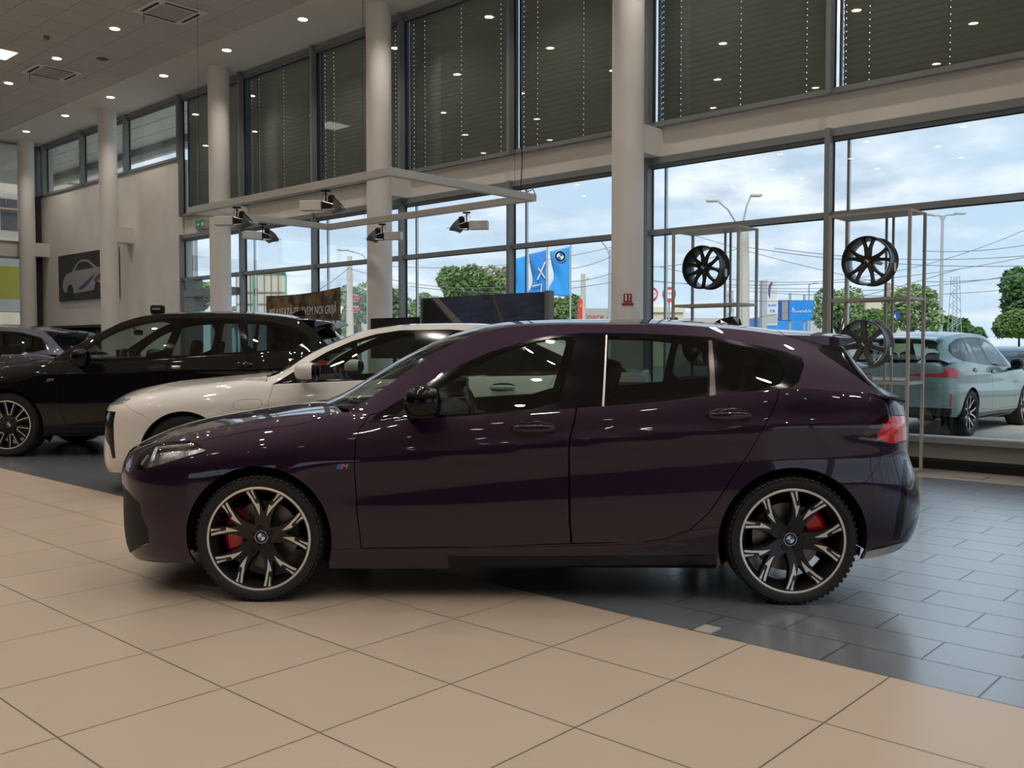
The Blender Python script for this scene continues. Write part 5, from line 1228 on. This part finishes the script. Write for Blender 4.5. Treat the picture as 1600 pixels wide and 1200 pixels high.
T((-42.43, 42.57, 6.48, 1.9), lab='large tree with a green lower crown behind the poster wall', kind='mid', n=3600, leaf=.30, seed=10)
T((-51.09, 53.63, 7.74, 1.73), lab='pale thin-leaved tree crown left of the blue flags', kind='bare', n=1600, leaf=.32, seed=11)
T((-62.1, 57.14, 6.6, 2.08), lab='green tree left of the poster wall, between two posts', kind='light', n=1800, leaf=.3, seed=12)
T((-36.74, 45.05, 4.39, 1.2), lab='green tree under the rightmost blue flag', kind='mid', n=2000, leaf=.28, seed=13)
T((-39.76, 31.46, 4.65, 1.17), lab='loose green tree behind the red and black street sign', kind='light', n=1200, leaf=.22, seed=14)
T((-40.21, 33.76, 4.71, 1.07), lab='green tree behind the column with the hanging frame', kind='light', n=1200, leaf=.25, seed=15)
T((-41.51, 23.1, 4.49, 0.81), lab='green tree at the far left window, behind the door frame', kind='light', n=1500, leaf=.25, seed=16)
T((-48.23, 37.28, 3.51, 0.83), lab='low green tree by the curved banner', kind='mid', n=900, leaf=.28, seed=17)
T((-42.86, 25.93, 3.39, 0.53), lab='small green tree right of the exit sign column', kind='light', n=800, leaf=.22, seed=18)
# ---------------------------------------------------------------- flags
fb = mat('flag_blue', (.03, .36, .88), .6); fb2 = mat('flag_dark_blue', (.03, .26, .70), .6)
polem = mat('pole_grey', (.42, .42, .40), .5, .3); conc = mat('concrete_pole', (.50, .44, .36), .85); steel = mat('galvanised_steel', (.42, .45, .45), .5, .4)
RZ = math.radians(42.35)
def flag(p, top, w, drop, lab, mm, deco):
    t = thing('flag', lab, 'flag', (p[0], p[1], ZO), RZ, 'blue flags outside'); bm = BM(); tube(bm, [(0, 0, 0), (0, 0, top+.15)], .04, 8); lathe(bm, [(.001, top+.2), (.06, top+.17), (.001, top+.13)], 10, 'Z'); obj('flagpole', bm, polem, t, smooth=True)
    f = lambda a, b: Vector((-.05 - w*(a - .18*math.sin(math.pi*min(b*1.3, 1))*a + .05*math.sin(9*b)*a), .12*math.sin(5*a+7*b)*a, top - .05 - drop*(b*(1+.0*a)) - .26*w*a*(1-b) - .12*a*math.sin(4*b)))
    bm = BM(); n1, n2 = 10, 22; g = [[bm.verts.new(f(i/n1, j/n2)) for i in range(n1+1)] for j in range(n2+1)]
    for j in range(n2):
        for i in range(n1): bm.faces.new((g[j][i], g[j][i+1], g[j+1][i+1], g[j+1][i]))
    c = obj('cloth', bm, mm, t, smooth=True); c.modifiers.new('thickness', 'SOLIDIFY').thickness = .01
    if deco == 'logo':
        roundel(t, w*.30, 0, Matrix.Translation(f(.5, .14)+Vector((0, -.10, 0))) @ Matrix.Rotation(math.pi, 4, 'Z') @ Matrix.Rotation(.25, 4, 'Y'), 'logo')
    elif deco == 'x':
        for s1, a0, b0, a1, b1 in ((1, .05, .22, .62, .50), (1, .08, .52, .55, .28)):
            bm = BM(); p0 = f(a0, b0); p1 = f(a1, b1); tube(bm, [p0+Vector((0, -.1, 0)), p1+Vector((0, -.1, 0))], .035, 5); obj('letter_stroke', bm, MT['white_em'], t)
        bm = BM(); tube(bm, [f(a, b)+Vector((0, -.12, 0)) for a, b in ((.9, .62), (.3, .62), (.3, .86), (.5, .9), (.9, .93))], .035, 5); obj('letter_stroke', bm, MT['white_em'], t)
flag((-25.11, 31.27), 5.76, .84, 2.15, 'rightmost blue flag with a round white and blue emblem', fb, 'logo')
flag((-25.85, 30.6), 5.62, .74, 2.3, 'middle blue flag with white line letters', fb2, 'x')
flag((-27.5, 31.13), 5.51, .70, 2.2, 'leftmost blue flag half hidden by the window post', fb, '')
# ---------------------------------------------------------------- street lamps, poles, masts
def lamp(p, top, arms, lab, m=polem, r=.07, base=None, group='street lamps'):
    t = thing('street_lamp', lab, 'street lamp', (p[0], p[1], ZO), RZ, group); bm = BM(); tube(bm, [(0, 0, 0), (0, 0, top)], r, 10, rs=[r*1.5, r*.8]); obj('pole', bm, m, t, smooth=True)
    for ax, az, hl in arms:
        bm = BM(); tube(bm, [(0, 0, top-.3), (ax*.25, 0, top+az*.2), (ax*.6, 0, top+az*.7), (ax, 0, top+az)], .035, 6); a = obj('arm', bm, m, t, smooth=True)
        bm = BM(); d = math.copysign(1, ax); superell(bm, (ax+d*hl*.5, 0, top+az+.06), (hl*.5, .14, .06), 4); obj('lamp_head', bm, mat('lamp_head_pale', (.62, .6, .48), .5), a, smooth=True)
lamp((-17.75, 32.57), 6.03, ((-.85, .95, .5), (.35, 1.15, .45)), 'double arm street lamp above the left rack'); lamp((-14.02, 44.09), 7.31, ((-.45, -.0, .2), (.55, .05, .5)), 'tall thin street lamp right of the right rack')
lamp((-27.45, 37.26), 6.21, ((-.7, .6, .2),), 'thin street lamp left of the fire sign column')
def pole(p, top, lab, r=.16, m=conc):
    t = thing('utility_pole', lab, 'utility pole', (p[0], p[1], ZO), RZ, 'utility poles'); bm = BM(); tube(bm, [(0, 0, 0), (0, 0, top)], r, 10, rs=[r*1.25, r*.75]); obj('shaft', bm, m, t, smooth=True)
    bm = BM(); box(bm, -.02, .30, -.03, .03, top-.35, top-.30); tube(bm, [(.25, 0, top-.30), (.25, 0, top-.18)], .03, 6); obj('insulator_arm', bm, steel, t)
pole((-18.64, 34.46), 6.48, 'thick pale concrete pole behind the left rack', .24);

pole((-36.93, 28.63), 5.89, 'pale utility pole by the red and black sign', .17); pole((-32.12, 41.13), 5.5, 'short wooden pole beside the red banner', .17); pole((-22.6, 60.65), 5.57, 'brown pole behind the right rack', .25, mat('brown_pole', (.35, .24, .18), .8))
lamp((-34.68, 27.97), 5.69, ((-.9, .25, .55),), 'street lamp with one arm left of the column with the hanging frame')
lamp((-29.83, 64.89), 6.02, ((.3, .05, .35),), 'small distant street lamp above the blue used car sign')
def mast(p, top, w, lab, m=steel):
    t = thing('lattice_mast', lab, 'mast', (p[0], p[1], ZO), RZ, 'lattice masts'); bm = BM()
    for sx in (-1, 1):
        for sy in (-1, 1): tube(bm, [(sx*w, sy*w, 0), (sx*w*.5, sy*w*.5, top)], .022, 5)
    n = 16
    for k in range(n):
        a, b = k/n, (k+1)/n; wa, wb = w*(1-.5*a), w*(1-.5*b); s_ = 1 if k % 2 else -1
        for y_ in (-1, 1): tube(bm, [(-s_*wa, y_*wa, top*a), (s_*wb, y_*wb, top*b)], .02, 4)
    obj('lattice', bm, m, t)
mast((-20.01, 65.72), 6.14, .38, 'grey lattice mast beyond the green car'); mast((-30.07, 53.83), 5.07, .3, 'grey lattice mast behind the left rack')
# overhead wires, each one its own cable
wire_m = mat('overhead_wire', (.2, .2, .22), .6)
def wire(a, b, sag, lab='thin dark overhead wire crossing the sky'):
    bm = BM(); pts = [Vector(a).lerp(Vector(b), k/16) - Vector((0, 0, sag*4*(k/16)*(1-k/16))) for k in range(17)]; tube(bm, pts, .014, 4); o = obj('overhead_wire', bm, wire_m); tag(o, lab, 'overhead wire', 'overhead wires')
wire((-25.17, 38.19, 5.21), (-12.17, 50.13, 6.97), 1.5)
wire((-18.74, 37.31, 5.57), (-10.79, 44.53, 5.24), 0.3)
wire((-22.58, 33.76, 4.77), (-19.76, 36.38, 5.65), 0.2)
wire((-18.77, 34.56, 5.43), (-9.86, 42.65, 4.65), 0.3)
wire((-14.05, 41.57, 5.46), (-10.0, 45.29, 5.92), 0.2)
wire((-23.69, 35.43, 4.28), (-11.12, 46.95, 5.43), 0.6)
wire((-19.84, 38.92, 3.85), (-11.1, 46.93, 4.68), 0.3)
wire((-14.72, 43.61, 4.28), (-11.31, 46.73, 4.57), 0.1)
wire((-28.46, 41.95, 4.96), (-21.08, 48.66, 4.51), 0.2)
wire((-38.67, 24.44, 3.21), (-35.42, 27.49, 5.12), 0.5)
wire((-35.42, 27.49, 5.03), (-29.74, 32.63, 4.21), 0.4)
wire((-33.32, 29.36, 4.21), (-26.16, 35.9, 4.42), 0.4)
wire((-27.73, 34.47, 4.42), (-26.18, 35.91, 4.88), 0.1)
wire((-38.91, 32.47, 5.71), (-29.78, 40.84, 6.74), 0.5)
wire((-21.94, 41.08, 4.03), (-12.1, 50.06, 4.18), 0.3)
wire((-25.08, 39.73, 7.1), (-16.58, 47.33, 4.25), 0.2)
wire((-35.6, 48.87, 2.68), (-12.81, 42.66, 4.69), 0.8)
wire((-44.46, 27.32, 3.82), (-39.88, 31.49, 3.82), 0.1)
wire((-22.65, 41.77, 3.62), (-15.64, 48.18, 4.09), 0.2)
wire((-27.7, 34.53, 5.03), (-26.2, 35.93, 5.69), 0.1)
# ---------------------------------------------------------------- signs and buildings
def board(name, lab, cat, p, z0, z1, w, m, texts=(), legs=(), dep=.3, rz=RZ, group=None):
    t = thing(name, lab, cat, (p[0], p[1], ZO), rz, group); bm = BM(); box(bm, -w/2, w/2, 0, dep, z0-ZO, z1-ZO); obj('board', bm, m, t)
    for s_, size, x, z, mm, sl in texts: text('lettering', s_, size, mm, t, Matrix.Translation((x, -.02, z-ZO)) @ Matrix.Rotation(math.pi/2, 4, 'X'), .01, sl)
    for x, wd, zt in legs:
        bm = BM(); box(bm, x-wd/2, x+wd/2, dep*.5, dep*.5+wd, 0, zt-ZO); obj('post', bm, polem, t)
    return t
wm = MT['white_em']; blue = mat('sign_blue', (.005, .26, .75), .5); redm = mat('sign_bright_red', (.72, .05, .06), .5); cream = mat('cream_render', (.66, .58, .42), .85)
t = board('billboard', 'bright blue used car dealer sign on two posts', 'billboard', (-26.66, 56.95), 3.05, 4.37, 1.62, blue, (('BavariaUsed', .30, .14, 3.67, wm, 0),), ((-.70, .13, 4.83), (.22, .13, 4.74)), .2)
bm = BM(); box(bm, -1.45, -.80, -.05, .3, 3.05+.09, 4.37+.09); obj('side_box', bm, mat('sign_side_blue', (.03, .08, .35), .5), t); bm = BM(); box(bm, -1.28, -.90, -.06, -.05, 3.09+.09, 4.33+.09); obj('side_panel', bm, mat('sign_side_grey', (.3, .3, .3), .5), t)
bm = BM(); tube(bm, [(-.66, -.03, 3.63+.09), (-.56, -.03, 3.75+.09), (-.60, -.03, 3.88+.09)], .05, 5); obj('logo_mark', bm, wm, t)
t = board('totem_sign', 'tall white totem sign with a purple swoosh and blue letters', 'sign', (-25.25, 50.1), 2.61, 5.25, .60, mat('totem_white', (.72, .72, .72), .6), (('BLASC', .17, 0, 3.76, blue, 0), ('ICB', .2, 0, 3.43, blue, 0)), (), .6)
bm = BM(); box(bm, -.58, -.30, -.01, .62, 0, 5.21+.09); obj('side_panel', bm, mat('totem_grey', (.45, .45, .45), .6), t)
bm = BM(); box(bm, -.29, .28, -.02, 0, 2.73+.09, 3.25+.09); obj('lower_panel', bm, mat('totem_low', (.48, .47, .45), .6), t)
bm = BM(); tube(bm, [(-.05+.12*math.cos(a)*1.2, -.03, 4.54+.09+.5*math.sin(a)) for a in [1.2+k*.3 for k in range(10)]], .05, 6, rs=[.02,.05,.07,.08,.08,.08,.07,.06,.04,.02]); obj('swoosh', bm, mat('swoosh_purple', (.2, .08, .35), .5), t)
def pin(p, z, lab, s=.66):
    t = thing('round_sign', lab, 'sign', (p[0], p[1], ZO), RZ, 'red round street signs'); bm = BM()
    o = [(.62*s*math.cos(a), .62*s*math.sin(a)*(1.0 if math.sin(a) > 0 else 1.35)) for a in [2*math.pi*k/40 for k in range(40)]]
    prism(bm, o, -.1, .1, lambda a, b, h: Vector((a, h, b+z-ZO))); obj('disc', bm, redm, t)
    bm = BM(); o = [(.44*s*math.cos(a), .42*s*math.sin(a)) for a in [2*math.pi*k/30 for k in range(30)]]; prism(bm, o, -.13, -.1, lambda a, b, h: Vector((a+.03, h, b+z-ZO-.04))); obj('disc_face', bm, wm, t)
    text('lettering', "D'Cale", .26*s, mat('sign_grey_ink', (.2, .2, .25), .5), t, Matrix.Translation((.03, -.15, z-ZO)) @ Matrix.Rotation(math.pi/2, 4, 'X'), .005)
    bm = BM(); tube(bm, [(0, 0, z-ZO-.8*s), (0, 0, 0)], .06, 8); obj('post', bm, polem, t)
pin((-31.87, 49.48), 4.67, 'red drop shaped sign with a white face right of the fire sign column'); pin((-32.7, 48.73), 4.67, 'red round sign half hidden by the window post')
t = board('building', 'cream low building below the red round signs', 'building', (-38.65, 59.56), ZO, 4.07, 2.6, cream, (), (), 4); bm = BM(); box(bm, -1.5, 1.45, -.2, 4.2, 3.97+.09, 4.36+.09); obj('roof', bm, mat('cream_band', (.76, .68, .50), .8), t); bm = BM(); box(bm, .1, .9, -.03, 0, 3.45, 3.69); obj('window', bm, MT['matt_black'], t)
t = board('building', 'grey wall with red italic letters left of the fire sign column', 'building', (-37.32, 49.94), ZO, 3.92, 3.1, mat('grey_render', (.46, .43, .38), .85), (('soare italian', .62, .15, 3.37, mat('letters_red', (.55, .08, .1), .6), .2),), (), 3)
board('vertical_banner', 'narrow red and yellow vertical banner by the short pole', 'banner', (-31.01, 39.44), 2.69, 3.89, .26, redm, (('&', .3, .05, 3.55, mat('yellow', (.8, .45, .03), .5), 0),), ((-.1, .05, 3.89),), .03)
t = board('street_sign', 'black and red shop sign with white letters beside the pale pole', 'sign', (-36.72, 28.82), 2.95, 4.03, .44, mat('sign_black', (.03, .03, .03), .5), (('Net', .22, 0, 3.9, wm, 0), ('Sport', .12, 0, 3.59, wm, 0), ('Net', .22, 0, 3.33, wm, 0), ('casino', .10, 0, 3.05, wm, 0)), ((-.2, .06, 4.03),), .06)
for a, b in ((464, 468.5), (482, 486)): bm = BM(); box(bm, -.21, .21, -.01, 0, {464: 3.66, 482: 3.11}[a]+.09, {464: 3.81, 482: 3.24}[a]+.09); obj('red_band', bm, redm, t)
board('building', 'blue shop front low behind the totem sign', 'building', (-34.35, 70.25), ZO, 3.7, 4.2, mat('shop_blue', (.03, .28, .70), .6), (), (), 4); board('building', 'grey slatted hall right of the blue sign', 'building', (-36.46, 81.86), ZO, 4.44, 3.4, mat('hall_grey', (.55, .55, .53), .7), (), (), 4)
board('building', 'long pale low hall on the horizon behind the hatchback roof', 'building', (-48.58, 84.36), ZO, 4.35, 12, mat('hall_cream', (.55, .48, .38), .8), (), (), 4)
board('building', 'beige block behind the pole in the right rack', 'building', (-30.13, 80.87), ZO, 5.35, 3.6, cream, (), (), 4)
board('building', 'pale low wall by the curved banner', 'building', (-56.16, 43.59), ZO, 3.4, 4, mat('pale_wall', (.5, .46, .42), .8), (), (), 3)
bm = BM(); n_ = 24; prism(bm, [(.15*math.cos(2*math.pi*k/n_), .15*math.sin(2*math.pi*k/n_)) for k in range(n_)], -.02, .02, lambda a, b, h: Vector((a, h, b))); 
rs_ = obj('road_sign', bm, mat('road_sign_blue', (.02, .08, .5), .5), None, loc=(-11.87, 32.57, 2.37), rot=(0, 0, RZ)); tag(rs_, 'round blue road sign with a white arrow behind the right rack', 'road sign')
bm = BM(); prism(bm, [(-.045, -.06), (.045, -.06), (0, .08)], -.03, -.02, lambda a, b, h: Vector((a, h, b))); obj('arrow', bm, wm, rs_); bm = BM(); tube(bm, [(0, .03, -.25), (0, .03, -2.52)], .03, 6); obj('post', bm, polem, rs_)
# billboard frame seen from behind, at the far left
t = thing('billboard', 'cream billboard with a green steel frame beyond the far left windows', 'billboard', (*(-34.94, 22.31), ZO), RZ)
z0_, z1_ = 2.71+.09, 4.49+.09
bm = BM(); box(bm, -1.05, 1.08, .02, .10, z0_, z1_); obj('board', bm, mat('billboard_cream', (.62, .60, .48), .8), t)
bm = BM()
for k in range(8): box(bm, -1.05+k*.30, -1.02+k*.30, -.04, .0, z0_, z1_)
for z_ in (z0_+.45, z0_+.95, z1_-.03): box(bm, -1.05, 1.08, -.05, -.01, z_, z_+.03)
obj('battens', bm, mat('batten_brown', (.25, .2, .15), .7), t)
bm = BM(); gr_ = mat('frame_green', (.12, .42, .20), .6); box(bm, -.33, -.27, -.10, -.04, 0, z1_); box(bm, 1.08, 1.15, -.10, -.04, 0, z1_-.1); box(bm, -1.05, 1.10, -.10, -.06, z1_, z1_+.04); obj('steel_frame', bm, gr_, t)
# houses with scaffolding beyond the end wall
def house(x, y, w, d, h, lab, m, seed):
    random.seed(seed); t = thing('building', lab, 'building', (x, y, ZO)); bm = BM(); box(bm, -d/2, d/2, -w/2, w/2, 0, h); obj('walls', bm, m, t)
    for fl_ in range(int(h//3)):
        for k in range(int(w//2.4)):
            bm = BM(); yy = -w/2+1.0+k*2.4; box(bm, d/2-.05, d/2+.03, yy, yy+1.1, 1+fl_*3, 2.5+fl_*3); obj('window', bm, MT['trim'], t)
    bm = BM()
    for k in range(int(w//1.5)): tube(bm, [(d/2+.9, -w/2+k*1.5, 0), (d/2+.9, -w/2+k*1.5, h)], .04, 5)
    for z_ in np.arange(1.5, h, 1.6): tube(bm, [(d/2+.9, -w/2, z_), (d/2+.9, w/2, z_)], .04, 5); box(bm, d/2+.5, d/2+.9, -w/2, w/2, z_-.03, z_)
    obj('scaffolding', bm, mat('scaffold_rust', (.4, .25, .18), .7), t)
house(-52, 13, 19, 8, 11.5, 'cream house with rusty scaffolding beyond the left windows', mat('house_cream', (.72, .63, .50), .85), 4)
t = thing('billboard', 'yellow green advertising band outside the far left glass wall', 'billboard', (-33.5, 9, ZO)); bm = BM(); box(bm, -.1, 0, -6, 6, 3.0, 4.1); obj('board', bm, mat('lime_band', (.55, .45, .04), .6), t); bm = BM(); box(bm, -.1, 0, -6, 6, 4.1, 4.75); box(bm, -.1, 0, -6, 6, 2.6, 3.0); obj('pale_band', bm, mat('pale_band', (.70, .62, .50), .6), t)
bm = BM(); [box(bm, -.06, .0, y_-.05, y_+.05, 0, 2.6) for y_ in (-5.5, -1.8, 1.8, 5.5)]; obj('posts', bm, polem, t)
